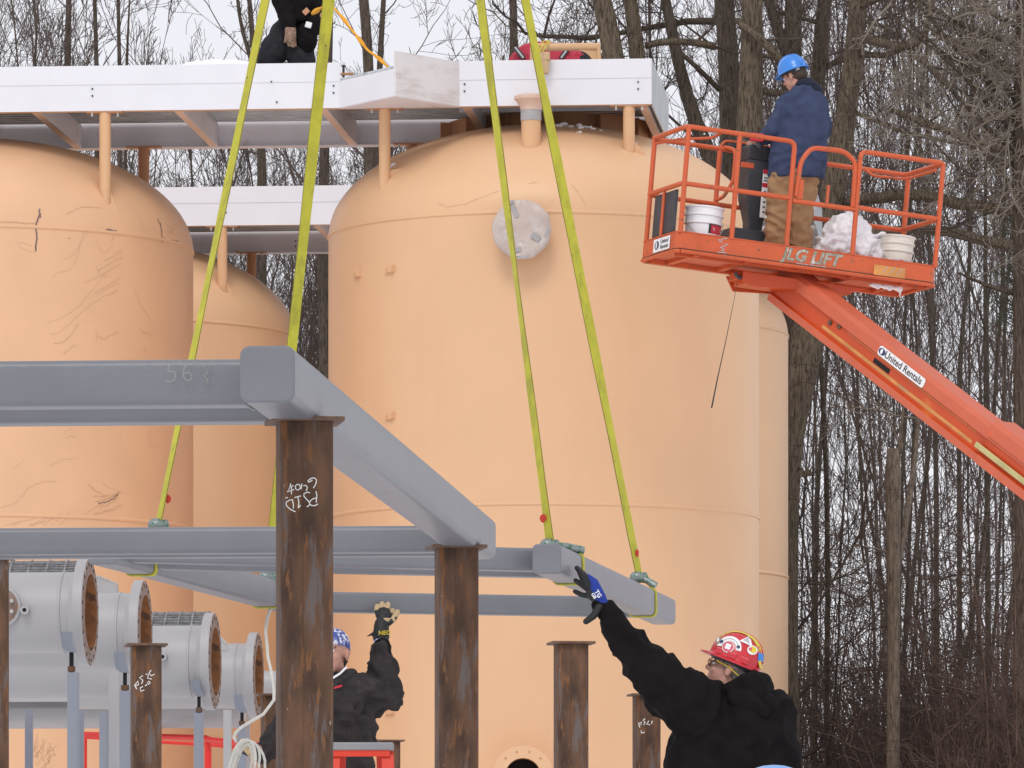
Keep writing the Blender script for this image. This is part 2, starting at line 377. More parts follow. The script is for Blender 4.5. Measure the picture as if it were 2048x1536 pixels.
# ================================================================== storage tanks
TR, TZ, TH = 2.04, EYE + 6.605, 1.05
TANKS = {'A': (0.30, 55.0, 0), 'B': (-5.09, 55.45, -.07), 'C': (-4.43, 64.12, 0), 'D': (1.01, 64.1, 0)}
def dome_z(tk, x, y):
    cx, cy, dz = TANKS[tk]; q = ((x - cx) ** 2 + (y - cy) ** 2) / TR ** 2
    return TZ + dz + TH * math.sqrt(max(0, 1 - q))
def hit(tk, px, py, lift=0.0):
    "point and normal where the tank shows at photo pixel (px, py)"
    cx, cy, dz = TANKS[tk]; d = cy - TR - .2
    while d < cy + TR:
        q = P(px, py, d); r2 = (q.x - cx) ** 2 + (q.y - cy) ** 2
        if r2 < TR * TR and q.z < dome_z(tk, q.x, q.y):
            if q.z < TZ + dz: n = Vector((q.x - cx, q.y - cy, 0)).normalized()
            else: n = Vector(((q.x - cx) / TR ** 2, (q.y - cy) / TR ** 2, (q.z - TZ - dz) / TH ** 2)).normalized()
            return q + n * lift, n
        d += .004
    return P(px, py, cy - TR), Vector((0, -1, 0))
def tank(tk, label, mname):
    cx, cy, dz = TANKS[tk]; t = thing('storage_tank', label, 'storage tank', (cx, cy, 0), 'peach storage tanks in two rows')
    mb = MB(); prof = [(TR, 0)]
    for zs in (EYE + 1.1 + dz, EYE + 3.94 + dz, TZ + dz):
        prof += [(TR, zs - .02), (TR + .011, zs - .008), (TR + .011, zs + .008)]
        prof += [(TR, zs + .02)] if zs < TZ + dz - .1 else []
    for k in range(0, 25):
        a = R(90 * k / 24) if k else R(1.0)
        prof.append((max(TR * math.cos(a), .001), TZ + dz + TH * math.sin(a)))
    mb.lathe((cx, cy, 0), (0, 0, 1), prof, 256)
    if tk == 'B':
        mb.mi = 1; rs = random.Random(4)
        def scr(pts, wd, off=(0, 380), s=4.267):
            pp = []
            for i in range(len(pts) - 1):
                a_, b_, c_, d_ = pts[max(i - 1, 0)], pts[i], pts[i + 1], pts[min(i + 2, len(pts) - 1)]
                for k in range(6):
                    f = k / 6; cm_ = [.5 * (2 * b_[j] + (c_[j] - a_[j]) * f + (2 * a_[j] - 5 * b_[j] + 4 * c_[j] - d_[j]) * f * f + (3 * b_[j] - a_[j] - 3 * c_[j] + d_[j]) * f ** 3) for j in (0, 1)]; pp.append((cm_[0] + rs.uniform(-5, 5), cm_[1] + rs.uniform(-5, 5)))
            pp.append(pts[-1]); q = []
            for (x, y) in pp:
                a, n = hit('B', off[0] + x / s, off[1] + y / s); q.append(a)
            _, n = hit('B', off[0] + pts[0][0] / s, off[1] + pts[0][1] / s)
            mb.mi = 1 if wd < .011 else 2; ribbon(mb, q, wd * (.50 if wd < .011 else .7), n, .006)
        for pts, wd in [([(340, 165), (325, 250), (303, 300), (310, 400), (302, 525)], .019), ([(335, 180), (345, 240)], .015),
                        ([(905, 338), (955, 345), (990, 350)], .020), ([(970, 350), (968, 400), (950, 440)], .007),
                        ([(1345, 250), (1370, 310), (1380, 380), (1375, 450)], .014), ([(1400, 415), (1520, 442)], .016),
                        ([(0, 272), (150, 280), (290, 290)], .010), ([(560, 210), (640, 170), (720, 145), (860, 158)], .008),
                        ([(1130, 170), (1190, 240), (1230, 360)], .005), ([(1410, 300), (1470, 330), (1440, 360), (1535, 400)], .007), ([(1440, 320), (1495, 300), (1470, 350), (1410, 360)], .006),
                        ([(890, 600), (960, 570), (1035, 510)], .006), ([(830, 690), (930, 630), (1045, 575)], .006), ([(720, 790), (940, 680), (1030, 630)], .005),
                        ([(790, 890), (940, 800), (1020, 750)], .006), ([(820, 900), (930, 830), (1010, 800)], .005), ([(900, 900), (950, 885), (1000, 850)], .008),
                        ([(450, 760), (480, 710), (620, 650), (720, 340)], .004), ([(540, 590), (620, 550), (760, 340)], .004), ([(400, 1130), (520, 1090), (700, 960), (900, 700)], .004),
                        ([(430, 1240), (540, 1190), (700, 1040), (890, 900)], .004), ([(460, 1310), (540, 1295), (600, 1240), (670, 1140)], .007), ([(540, 1400), (600, 1350), (640, 1320)], .006),
                        ([(815, 1200), (870, 1270), (940, 1240), (1010, 1215)], .006), ([(830, 1290), (820, 1240)], .005), ([(1200, 1185), (1220, 1220), (1270, 1225), (1280, 1260)], .007),
                        ([(1150, 850), (1215, 1010), (1280, 1100)], .005), ([(1225, 1340), (1250, 1395)], .005), ([(140, 460), (200, 450), (270, 480)], .004), ([(160, 480), (240, 520), (310, 530)], .004),
                        ([(820, 430), (880, 540), (960, 460)], .004), ([(580, 410), (600, 415)], .006), ([(820, 650), (850, 720), (930, 740)], .004)]:
            scr(pts, wd)
        for pts, wd in [([(690, 510), (790, 580), (860, 595), (945, 565)], .007), ([(760, 640), (850, 615), (960, 570)], .009), ([(770, 655), (840, 645), (930, 590)], .012), ([(735, 600), (830, 605)], .008), ([(785, 690), (870, 655), (930, 615)], .008), ([(800, 490), (860, 540), (935, 560)], .004),
                        ([(670, 740), (760, 680), (800, 670)], .005), ([(730, 740), (860, 715), (955, 665)], .008), ([(820, 720), (880, 700)], .009),
                        ([(40, 830), (150, 800), (250, 780), (350, 740)], .006), ([(100, 835), (160, 800)], .006), ([(215, 835), (300, 800), (380, 745)], .005), ([(240, 835), (330, 800), (400, 760), (500, 745)], .007), ([(340, 835), (400, 780), (440, 775), (540, 740)], .007), ([(400, 830), (470, 780), (500, 750)], .005), ([(470, 830), (520, 780), (590, 770)], .005),
                        ([(0, 690), (110, 655), (180, 590), (240, 525), (340, 490), (450, 480)], .005), ([(90, 400), (200, 310)], .004), ([(395, 370), (470, 320), (600, 300)], .004), ([(520, 145), (550, 125), (600, 140)], .006), ([(500, 100), (560, 65), (570, 70)], .004),
                        ([(1165, 75), (1190, 180), (1230, 215)], .005), ([(1100, 730), (1125, 780)], .005), ([(0, 760), (300, 1650), ], .0)]:
            if wd: scr(pts, wd, (0, 840), 3.938)
        for k in range(10):
            x0 = rs.uniform(60, 110); y0 = rs.uniform(1460, 1500)
            scr([(x0, y0), (x0 - 4, y0 + 18), (x0 - 14, y0 + 36)], .006, (0, 0), 1)
    obj('shell', mb, [M[mname], M['scuff'], M['scuff_dark']], t, smooth=40)
    return t
tA = tank('A', 'large peach tank behind the rusty posts with round taped-over opening near its top', 'tank')
tB = tank('B', 'peach tank cut by the left edge with black scuffs and scratches all over', 'tank_scuffed')
tC = tank('C', 'peach tank half hidden between the scuffed tank and the large tank', 'tank')
tD = tank('D', 'peach tank showing only as a narrow strip right of the large tank, beside the tree', 'tank')

def support_post(t, tk, x, y, ztop):
    zb = dome_z(tk, x, y); mb = MB()
    mb.tube([(x, y, zb - .35), (x, y, ztop - .013)], .054, 20)
    p = obj('support_post', mb, M['peach_post'] if y < 54.5 or 60 < y < 63.5 else M['primer'], t, smooth=40)
    c = MB(); c.box((x, y, ztop - .007), (.17, -.015, 0), (.005, .055, 0), (0, 0, .0065)); obj('cap_plate', c, M['primer'], p)
    b = MB()
    for s in (-.12, .12): b.tube([(x + s, y - .03, ztop - .05), (x + s, y - .03, ztop - .012)], .012, 6)
    obj('bolt', b, M['steel'], p)
    gz = dome_z(tk, x + .14, y - .02); gs = MB()
    gs.prism([(x + .03, y - .006, zb - .15), (x + .15, y - .006, gz - .04), (x + .15, y - .006, gz + .02), (x + .03, y - .006, zb + .10)], (0, .012, 0)); obj('gusset', gs, M['peach_post'], p)
YAW = R(5); U5 = Vector((math.cos(YAW), -math.sin(YAW), 0)); V5 = Vector((math.sin(YAW), math.cos(YAW), 0)); ZU = Vector((0, 0, 1))
WZ = EYE + 7.67
def walkway(O, a0, a1, vjog, label, joists, rail=False):
    O = Vector((O[0], O[1], WZ)); t = thing('roof_walkway', label, 'walkway', O, 'white steel walkways on the tank tops')
    W = lambda a, b, c=0: O + U5 * a + V5 * b + ZU * c
    def panel(nm, a, b, lo, hi, b0=0, m='white', th=.012, crease=True):
        p = MB()
        def slab(z0, z1, off):
            q0, q1 = (W(a[0], a[1]), W(b[0], b[1])); d = (q1 - q0).normalized(); n = Vector((-d.y, d.x, 0))
            n = -n if n.y > 0 else n
            p.prism([q0 + n * off + ZU * z0, q1 + n * off + ZU * z0, q1 + n * off + ZU * z1, q0 + n * off + ZU * z1], -n * (th + off))
        if crease: slab(lo, lo + (hi - lo) * .58, 0); slab(lo + (hi - lo) * .58, hi, .006)
        else: slab(lo, hi, 0)
        return obj(nm, p, M[m], t)
    def bolts(par, lst):
        b = MB()
        for a, c in lst: b.tube([W(a, -.014, c), W(a, .0, c)], .008, 8)
        obj('bolt_hole', b, M['dark'], par)
    if vjog:
        f = panel('fascia', (a0, 0), (-.41, 0), 0, .42); bolts(f, [(-.47, .14), (-.47, .205), (-2.73, .14), (-2.73, .205), (-4.4, .14), (-4.4, .2), (-1.05, .25), (-1.0, .06)])
        f = panel('fascia', (.70, 0), (a1, 0), 0, .42); bolts(f, [(.75, .14), (.75, .205), (2.36, .14), (2.36, .205)])
        f = panel('fascia', (-.41, -.004), (.18, -.74), 0, .25, crease=False)
        cpm = MB(); cpm.prism([W(-.41, .0, .253), W(.18, -.74, .253), W(.18, -.66, .253), W(-.36, .02, .253)], (0, 0, .022)); obj('cap_strip', cpm, M['galv'], t)
        panel('fascia', (.18, -.74), (.70, -.004), -.0, .41, m='white_dirty', crease=False)['label'] = 'muddy white panel wrapped in film'
        pl = MB(); pl.prism([W(-.41, .02, -.006), W(.18, -.735, -.006), W(.70, .02, -.006)], (0, 0, .006)); obj('soffit_plate', pl, M['grey_channel'], t)
    else:
        f = panel('fascia', (a0, 0), (a1, 0), 0, .42); bolts(f, [(.05, .14), (.05, .205), (2.3, .14), (2.3, .205)])
    fl = MB(); fl.box(W((a0 + a1) / 2, .055, .006), U5 * (a1 - a0) / 2, V5 * .043, ZU * .006); obj('front_flange', fl, M['peach_post'], t)
    rc = MB(); rc.box(W((a0 + a1) / 2, 2.62, .21), U5 * (a1 - a0) / 2, V5 * .006, ZU * .21)
    rc.box(W((a0 + a1) / 2, 2.655, .005), U5 * (a1 - a0) / 2, V5 * .028, ZU * .005); rcn = obj('rear_channel', rc, M['grey_channel'], t)
    lip = MB(); lip.box(W((a0 + a1) / 2, 2.575, .005), U5 * (a1 - a0) / 2, V5 * .038, ZU * .004); obj('rear_flange', lip, M['grey_channel'], t)
    hl = MB()
    for a in (.05, 2.4, -2.9, -4.5):
        for c in (.08, .14): hl.tube([W(a + .43, 2.61, c), W(a + .43, 2.613, c)], .009, 8)
    obj('bolt_hole', hl, M['label_white' if vjog else 'dark'], rcn)
    for s, b in ((a1, 0), (a0, 0)):
        e = MB(); e.box(W(s - .006 * (1 if s > 0 else -1), 1.31, .21), U5 * .006, V5 * 1.29, ZU * .21); obj('end_panel', e, M['galv' if s > 0 else 'grey_channel'], t)
    dk = MB(); nb = 17; pr = []
    for k in range(nb):
        b = .03 + 2.55 * k / nb; w_ = 2.55 / nb
        pr += [(b, .235), (b + w_ * .45, .235), (b + w_ * .55, .275), (b + w_ * .92, .275)]
    q0 = [W(a0 + .02, b, c) for b, c in pr]; q1 = [W(a1 - .02, b, c) for b, c in pr]; n = len(pr)
    dk.add(q0 + q1, [(i, i + 1, n + i + 1, n + i) for i in range(n - 1)]); obj('deck', dk, M['galv'], t)
    for a in joists:
        j = MB(); j.box(W(a + .05, 1.31, .118), U5 * .004, V5 * 1.29, ZU * .112); jo = obj('joist', j, M['grey_channel'], t)
        j2 = MB(); j2.box(W(a + .012, 1.31, .011), U5 * .036, V5 * 1.28, ZU * .005); obj('joist_flange', j2, M['pale_peach'], jo)
    return t, W
wk1, W1 = walkway((-1.186, 53.75), -7.4, 2.484, True, 'white steel walkway along the front tank tops with a jog in its fascia', (-6, -4.66, -3.30, -1.96, -.60, .74, 2.38))
O2 = P(443, 1000, 62.7)
wk2, W2 = walkway((O2.x, 62.7), -4, 6.4, False, 'white steel walkway further back between the tanks, seen under the front one', (-2.6, -1.2, 1.0, 2.4, 3.8, 5.2))
for t, tk, W, lst in ((tA, 'A', W1, ((0, .06), (2.27, .06), (.0, 2.45), (2.2, 2.45))), (tB, 'B', W1, ((-2.62, .06), (-4.95, .06), (-2.62, 2.45))), (tC, 'C', W2, ((0, .06), (0, 2.45), (-2.4, .06))), (tD, 'D', W2, ((3.6, .06), (5.4, .2)))):
    for a, b in lst:
        q = W(a, b); support_post(t, tk, q.x, q.y, q.z)
pn = MB(); pn.box(W1(1.5, 1.25, .175), U5 * .92, V5 * .006, ZU * .055); obj('inner_panel', pn, M['grey_channel'], wk1)
# ring plate on the large tank, peach nozzle, covers, clips, manway
rg = MB(); c = Vector((.36, 56.2, 0)); rg.lathe(c, (0, 0, 1), [(1.0, EYE + 7.50), (1.0, EYE + 7.835), (.985, EYE + 7.835), (.985, EYE + 7.50)], 64); obj('ring_plate', rg, M['primer'], tA, smooth=40)
for a in range(200, 345, 24):
    s = MB(); d = Vector((math.cos(R(a)), math.sin(R(a)), 0)); s.box(c + d * 1.06 + ZU * (EYE + 7.68), d * .055, d.cross(ZU) * .006, ZU * .14); obj('ring_stiffener', s, M['primer'], tA)
x, y = P(1062, 0, 53.47).x, 53.47; zb = dome_z('A', x, y)
mb = MB(); mb.tube([(x, y, zb - .2), (x, y, EYE + 7.64)], .09, 28)
nz = obj('nozzle', mb, M['peach_post'], tA, smooth=40)
mb = MB(); mb.tube([(x, y, EYE + 7.505), (x, y, EYE + 7.60)], .096, 24); obj('tape_band', mb, M['tape'], nz, smooth=40)
mb = MB(); mb.lathe((x, y, EYE + 7.60), ZU, [(.098, 0), (.105, .04), (.135, .085), (.155, .10), (.158, .125), (.14, .14), (.05, .145), (.002, .146)], 28); obj('wrapped_flange', mb, M['film'], nz, smooth=40)
q, n = hit('A', 1043, 458); n = Vector((-.06, -1, 0)).normalized(); cq = P(1043, 458, 52.72)
mb = MB(); mb.lathe(cq + Vector((0, .5, 0)), (0, -1, 0), [(.17, 0), (.17, .40)], 40); nz = obj('side_nozzle', mb, M['peach_post'], tA, smooth=40)
rs = random.Random(9); mb = MB(); prof = [(.22, -.10), (.262, -.085), (.272, -.04), (.268, -.005), (.25, .012), (.20, .004), (.12, -.003), (.05, .004), (.001, .004)]
mb.lathe(cq, n, prof, 40)
mb.v = [tuple(Vector(v) + (Vector(v) - cq).normalized() * .012 * noise.noise(Vector(v) * 14) + n * .02 * noise.noise(Vector(v) * 9)) for v in mb.v]
cv = obj('film_cover', mb, M['card'], nz, smooth=55)
tp = MB(); X3 = Vector((1, 0, 0)); right = n.cross(ZU).normalized(); right = right if right.x > 0 else -right
for (u, v, a, l, w_) in ((-.06, .16, -70, .13, .045), (-.11, .235, 25, .10, .035), (.13, -.075, -38, .10, .065), (-.04, -.19, 10, .07, .05), (.235, -.03, 75, .1, .025), (.02, -.255, 12, .13, .03)):
    d = right * math.cos(R(a)) + ZU * math.sin(R(a)); e = right * -math.sin(R(a)) + ZU * math.cos(R(a))
    tp.box(cq + right * u + ZU * v + n * .016, d * l / 2.2, e * w_ / 2.4, n * .003)
obj('tape_patch', tp, M['tape'], cv)
# manway flange near the bottom of the frame
cm = P(1046, 1552, 52.65); mb = MB(); mb.lathe(cm, (0, -1, 0), [(.163, -.6), (.163, .03), (.276, .03), (.276, -.03), (.18, -.03), (.18, -.6)], 48)
mw = obj('manway_flange', mb, M['tank'], tA, smooth=30)
mb = MB()
for k in range(12):
    a = R(15 + k * 30); mb.tube([cm + Vector((math.cos(a) * .225, -.032, math.sin(a) * .225)), cm + Vector((math.cos(a) * .225, -.034, math.sin(a) * .225))], .011, 8)
obj('bolt_hole', mb, M['primer'], mw)
mb = MB(); mb.lathe(cm + Vector((0, .3, 0)), (0, -1, 0), [(.162, .0), (.001, .001)], 32); obj('opening', mb, M['dark'], mw)
for (px, py) in ((716, 547), (781, 538), (781, 831), (781, 1421)):
    q, n = hit('A', px, py); s = n.cross(ZU).normalized(); s = s if s.x > 0 else -s
    mb = MB(); mb.box(q + s * .055 + n * .02, s * .004, n * .03, ZU * .03); mb.box(q - ZU * .03 + n * .012, s * .058, n * .016, ZU * .003); mb.box(q - s * .05, s * .006, n * .01, ZU * .008); obj('insulation_clip', mb, M['tank'], tA)
mb = MB()
for pts in ([(640 + 690 / 2.926, 1185 / 2.926), (640 + 740 / 2.926, 1213 / 2.926), (640 + 850 / 2.926, 1195 / 2.926), (640 + 1010 / 2.926, 1130 / 2.926), (640 + 1270 / 2.926, 1065 / 2.926)], [(640 + 1470 / 2.926, 1080 / 2.926), (640 + 1520 / 2.926, 1140 / 2.926), (640 + 1560 / 2.926, 1215 / 2.926)], [(640 + 1358 / 2.926, 1165 / 2.926), (640 + 1358 / 2.926, 1195 / 2.926)]):
    ribbon(mb, [hit('A', *p)[0] for p in pts], .0028, hit('A', *pts[1])[1], .008)
obj('paint_crack', mb, M['scuff'], tA)
# snow lying on the dome
def snow_bits(name, label, spots, seed):
    mb = MB(); rs = random.Random(seed); c0 = None
    for px, py, tk, r in spots:
        q, n = hit(tk, px, py); c0 = c0 or q
        for k in range(4): mb.ell(q + Vector((rs.uniform(-1, 1) * r, rs.uniform(-.5, 1) * r, r * .3)), (r * rs.uniform(.4, .9), r * .7, r * rs.uniform(.3, .7)), n=8, m=6)
    o = organic(name, mb, M['snow'], None, voxel=.012, smooth=1, folds=.008, fscale=30)
    tag(o, label, 'snow', kind='stuff')
snow_bits('snow_patch', 'crumbs of old snow on top of the large tank', [(1118, 253, 'A', .03), (1128, 251, 'A', .035), (1140, 254, 'A', .025), (1155, 253, 'A', .035), (1163, 257, 'A', .03), (1176, 256, 'A', .03), (1186, 259, 'A', .02), (1160, 266, 'A', .025), (1200, 262, 'A', .018), (1230, 268, 'A', .012), (1272, 287, 'A', .018)], 3)
snow_bits('snow_patch', 'small lump of snow by the base of the left post on the large tank', [(786, 331, 'A', .03), (781, 336, 'A', .02)], 5)
# things on the front walkway
h = thing('handrail', 'peach pipe handrail with a curved gusset above the walkway by the red jacket', 'handrail', W1(2.0, .45, .3))
hz = EYE + (HY - 93) * 54.1 / F; x1 = P(1197, 0, 54.1).x; x0 = P(1068, 0, 54.1).x
mb = MB(); mb.tube([(x0, 54.15, hz), (x1, 54.1, hz), (x1, 54.1, WZ + .28)], .038, 16)
mb.mi = 0; obj('pipe_rail', mb, M['peach_post'], h, smooth=50)
mb = MB(); gp = [(x1, hz)]
for k in range(7): a = R(90 * k / 6); gp.append((x1 - .19 + .19 * math.sin(a) * 1.0, hz - .20 + .20 * math.cos(a) * 1.0))
mb.prism([(x1, 54.095, hz)] + [(x1 - .2 + .16 * math.sin(R(a)), 54.095, hz - .2 + .165 * math.cos(R(a))) for a in range(0, 91, 15)] + [(x1, 54.095, hz - .2)], (0, .012, 0)); obj('gusset', mb, M['peach_post'], h)
mb = MB(); mb.tube([(x0, 54.15, hz), (x0, 54.15, WZ + .28)], .038, 16); obj('rail_post', mb, M['peach_post'], h, smooth=50)
bl = thing('wood_block', 'raw wooden block hung on a yellow cord over the walkway fascia', 'wood block', P(1090, 125, 53.55))
mb = MB(); mb.box(P(1090, 113, 53.53), (.045, 0, 0), (0, .04, 0), (0, 0, .038)); obj('upper_block', mb, M['wood'], bl, bevel=.004)
mb = MB(); mb.box(P(1087, 134, 53.53), (.05, 0, -.006), (0, .042, 0), (.006, 0, .058)); obj('lower_block', mb, M['wood'], bl, bevel=.004)
mb = MB(); mb.tube([P(1079, 104, 53.6), P(1083, 95, 53.75), P(1094, 86, 54.05), P(1100, 83, 54.15), P(1088, 82, 54.2), P(1080, 92, 54.1)], .008, 8); mb.tube([P(1085, 104, 53.6), P(1092, 92, 53.8), P(1100, 85, 54.0)], .006, 8); obj('cord', mb, M['rope_yellow'], bl, smooth=True)
tl = thing('hand_tool', 'rust red clamp left lying on the walkway by the jog', 'tool', P(697, 146, 54.0))
mb = MB(); mb.box(P(694, 148, 54.0), (.06, 0, .002), (0, .02, 0), (0, 0, .011)); obj('jaw', mb, M['primer'], tl, bevel=.004)
mb = MB(); mb.tube([P(687, 130, 54.0), P(687, 158, 54.0)], .012, 8); mb.tube([P(682, 132, 54.0), P(692, 132, 54.0)], .006, 6); obj('screw', mb, M['console'], tl)
mb = MB(); mb.ell(P(440, 140, 54.3), (.42, .3, .085), n=24); sn = organic('snow_patch', mb, M['snow'], None, voxel=.02, smooth=2, folds=.02, fscale=6); tag(sn, 'low heap of snow on the front walkway between the straps and the left trees', 'snow', kind='stuff')

# ================================================================== rusty columns
def column(px, wpx, ytop, label, marks=None, yaw=8):
    d = 0.152 * F / wpx; c = P(px, ytop, d + .076); t = thing('steel_column', label, 'steel column', (c.x, c.y, 0), 'rusty steel columns with cap plates')
    a = R(yaw); u = Vector((math.cos(a), math.sin(a), 0)); v = Vector((-math.sin(a), math.cos(a), 0)); ft = .152 / (math.cos(a) + .18 * math.sin(a)) * .985
    mb = MB(); mb.loft([mb.ring(Vector((c.x, c.y, z)), u, v, rrect(ft, ft, .014)) for z in (.02, c.z - .013)]); obj('shaft', mb, M['rust'], t, smooth=50)
    mb = MB(); mb.box((c.x, c.y, c.z - .006), u * .102, v * .102, (0, 0, .006)); obj('cap_plate', mb, M['cap_edge'], t, bevel=.002)
    mb = MB(); mb.box((c.x, c.y, .01), u * .16, v * .16, (0, 0, .01)); bp = obj('base_plate', mb, M['rust'], t)
    mb = MB()
    for i in (-1, 1):
        for j in (-1, 1): mb.tube([c * 1 + u * i * .13 + v * j * .13 - ZU * (c.z - .005), c + u * i * .13 + v * j * .13 - ZU * (c.z - .06)], .01, 6)
    obj('anchor_bolt', mb, M['steel'], bp)
    wl = MB(); wl.tube([Vector((c.x, c.y, .05)) - v * (ft / 2) + u * -.012, Vector((c.x, c.y, c.z - .02)) - v * (ft / 2) + u * -.012], .0018, 6); obj('weld_seam', wl, M['rust'], t)
    if marks:
        mb = MB()
        def fp(x, y):   # photo pixel -> front face point
            n = v; o = c - v * (ft / 2 + .0005); q = P(x, y, d); dirv = (q - Vector((0, 0, EYE)))
            k = (o - Vector((0, 0, EYE))).dot(n) / dirv.dot(n); return Vector((0, 0, EYE)) + dirv * k
        for st in marks: ribbon(mb, [fp(*p) for p in st], marks_w * d / F, -v, .0015)
        obj('chalk_writing', mb, M['chalk'], t)
    return t
def zz(st, ox, oy, s): return [[(ox + x / s, oy + y / s) for x, y in q] for q in st]
marks_w = 2.0
big = zz([[(1000, 350), (960, 385), (905, 410), (890, 385), (930, 340), (1000, 305), (1060, 310), (1095, 350), (1090, 420), (1060, 490), (1020, 545)],
          [(790, 490), (840, 480), (880, 515), (870, 570), (850, 615)], [(755, 440), (735, 570)],
          [(700, 470), (650, 455), (600, 490), (600, 560), (650, 595), (710, 560), (715, 500), (690, 465)],
          [(490, 435), (470, 530), (400, 635), (570, 580)], [(510, 500), (505, 690)], [(510, 500), (555, 485)],
          [(1085, 620), (1105, 720), (1090, 890)], [(1090, 780), (1010, 800), (950, 850), (930, 910), (980, 960), (1060, 960), (1135, 920)],
          [(945, 660), (880, 640), (800, 680), (800, 740), (900, 850), (935, 900), (930, 950), (870, 990)],
          [(575, 770), (730, 730)], [(655, 755), (680, 880), (665, 1020)], [(665, 1020), (720, 950)],
          [(365, 780), (420, 765)], [(520, 810), (550, 920), (550, 1030)], [(550, 820), (470, 825), (380, 880), (385, 960), (480, 1050), (600, 1105)]], 540, 930, 11.81)
column(609, 110, 838, 'rusty column nearest the camera carrying the beam end, chalked upside-down with PS1D', big)
column(913, 83, 1092, 'rusty column under the far end of the slanting grey beam')
column(1142, 65, 1284, 'bare rusty column left of the reaching man in black, no beam on it')
marks_w = 1.8
column(292, 61, 1288, 'dark rusty column in front of the flanged pipes, chalked PS2C',
       zz([[(985, 930), (1000, 960)], [(985, 930), (1010, 900), (1015, 925), (995, 935)], [(1045, 860), (1020, 875), (1045, 895), (1035, 920)], [(1065, 850), (1085, 850), (1080, 880), (1110, 885)], [(1105, 820), (1090, 840), (1105, 862), (1130, 850)], [(1045, 940), (1025, 950), (1030, 975), (1055, 965)], [(1060, 935), (1075, 925)], [(1085, 900), (1100, 912), (1085, 925), (1078, 908)]], 0, 1116, 3.657))
column(1293, 52, 1388, 'rusty column mostly hidden behind the raised arm of the man in black',
       zz([[(830, 1210), (840, 1240)], [(830, 1210), (855, 1200), (845, 1222)], [(880, 1175), (862, 1185), (878, 1200), (868, 1222)], [(905, 1190), (890, 1215), (915, 1220)], [(930, 1190), (925, 1215)], [(850, 1262), (850, 1280), (875, 1275)]], 1050, 1116, 3.657))
column(548, 52, 1388, 'rusty column tucked behind the nearest column, with white figures low on it',
       zz([[(960, 985), (930, 1010), (975, 1050), (930, 1090)], [(1020, 1010), (1050, 1030), (1010, 1110)], [(930, 1210), (945, 1280)], [(1020, 1180), (1050, 1180), (1020, 1250), (1070, 1270)]], 440, 1380, 9.85))
column(778, 43, 1480, 'rusty column seen low down behind the grey topped ladder', None)
column(-20, 75, 1112, 'rusty column cut by the left edge beside the first pipe')

# ================================================================== painted frames
BEAM_G = 'grey tube steel frames'
def frame(label, mains, cross, marks=None):
    t = thing('steel_frame', label, 'steel frame', mains[0][0], BEAM_G)
    for (p0, p1, w_, h_) in mains:
        mb = MB(); hss(mb, p0, p1, w_, h_, .026); obj('main_beam', mb, M['beam'], t, smooth=35)
    for (p0, p1, w_, h_) in cross:
        mb = MB(); hss(mb, p0, p1, w_, h_, .020); cb = obj('cross_beam', mb, M['beam'], t, smooth=35); wd = MB(); dd = (p1 - p0).normalized(); u = dd.cross(ZU).normalized(); q = p1 - dd * .026; pr = rrect(w_ + .004, h_ + .004, .02); pr.append(pr[0]); wd.tube([q + u * a + ZU * b + dd * .004 * math.sin(i * 2.3) for i, (a, b) in enumerate(pr)], .0055, 6, cap=False); obj('weld_bead', wd, M['beam'], cb, smooth=True)
    return t
zb = EYE + 1.423
def at(x, y, z): return Vector((x, y, z))
m0, m1 = at(-.654, 15.5, zb + .076), at(-.135, 21.98, zb + .076)
sh = Vector((-2.2, .18, 0)); dirm = (m1 - m0).normalized()
def cr_(t_, dz=0): a = m0 + dirm * t_; return (a + sh, a - Vector((.05, 0, 0)) + Vector((0, 0, dz)), .13, .125)
def far_(t_): a = m0 + dirm * t_ - ZU * .019; return (a + sh, a - Vector((.05, 0, 0)), .10, .10)
fr1 = frame('placed grey frame resting on the two nearest rusty columns', [(m0, m1, .148, .152), (m0 + sh, m1 + sh, .148, .152)], [cr_(.27), cr_(.78), far_(6.22), far_(6.44)])
mb = MB(); c0, c1 = cr_(.27)[:2]; yy = c0.y + (c1.y - c0.y) * .75
def figures(mb, y, z, specs):
    for st in specs: ribbon(mb, [P(px, py, y) * 1 for px, py in st], .0035, (0, -1, 0), .0)
fy = lambda px: 15.685
figures(mb, 15.692, 0, zz([[(570, 320), (480, 345), (350, 370), (335, 480), (450, 500), (480, 570), (440, 660), (350, 685), (290, 660)], [(740, 330), (650, 380), (620, 500), (625, 600), (690, 665), (770, 640), (780, 560), (730, 510), (640, 530)], [(850, 320), (900, 340), (930, 400)], [(990, 380), (1000, 400)], [(1080, 330), (1150, 300), (1100, 390)], [(980, 590), (1060, 480), (1075, 710)], [(980, 590), (1095, 580)]], 300, 690, 9.31))
obj('faint_writing', mb, M['faint_chalk'], fr1)
# suspended frame (hung level a little above the next columns)
szt = EYE + 1.979; sc_ = szt - .076
R0, R1 = at(.176, 29.35, sc_), at(.89, 34.15, sc_ + .0)
L0, L1 = at(-2.02, 28.6, sc_ + .0), at(-1.14, 33.6, sc_ + .0)
def cs(t_): a = R0 + (R1 - R0) * t_; b = L0 + (L1 - L0) * t_; k_ = .010 * ZU; return (b + k_, a - Vector((.05, 0, 0)) + k_, .12, .118)
fr2 = frame('grey steel frame hanging from yellow slings above the bare columns', [(R0, R1, .148, .152), (L0, L1, .148, .152)], [cs(.055), cs(.165), cs(.945)])
TOP = szt
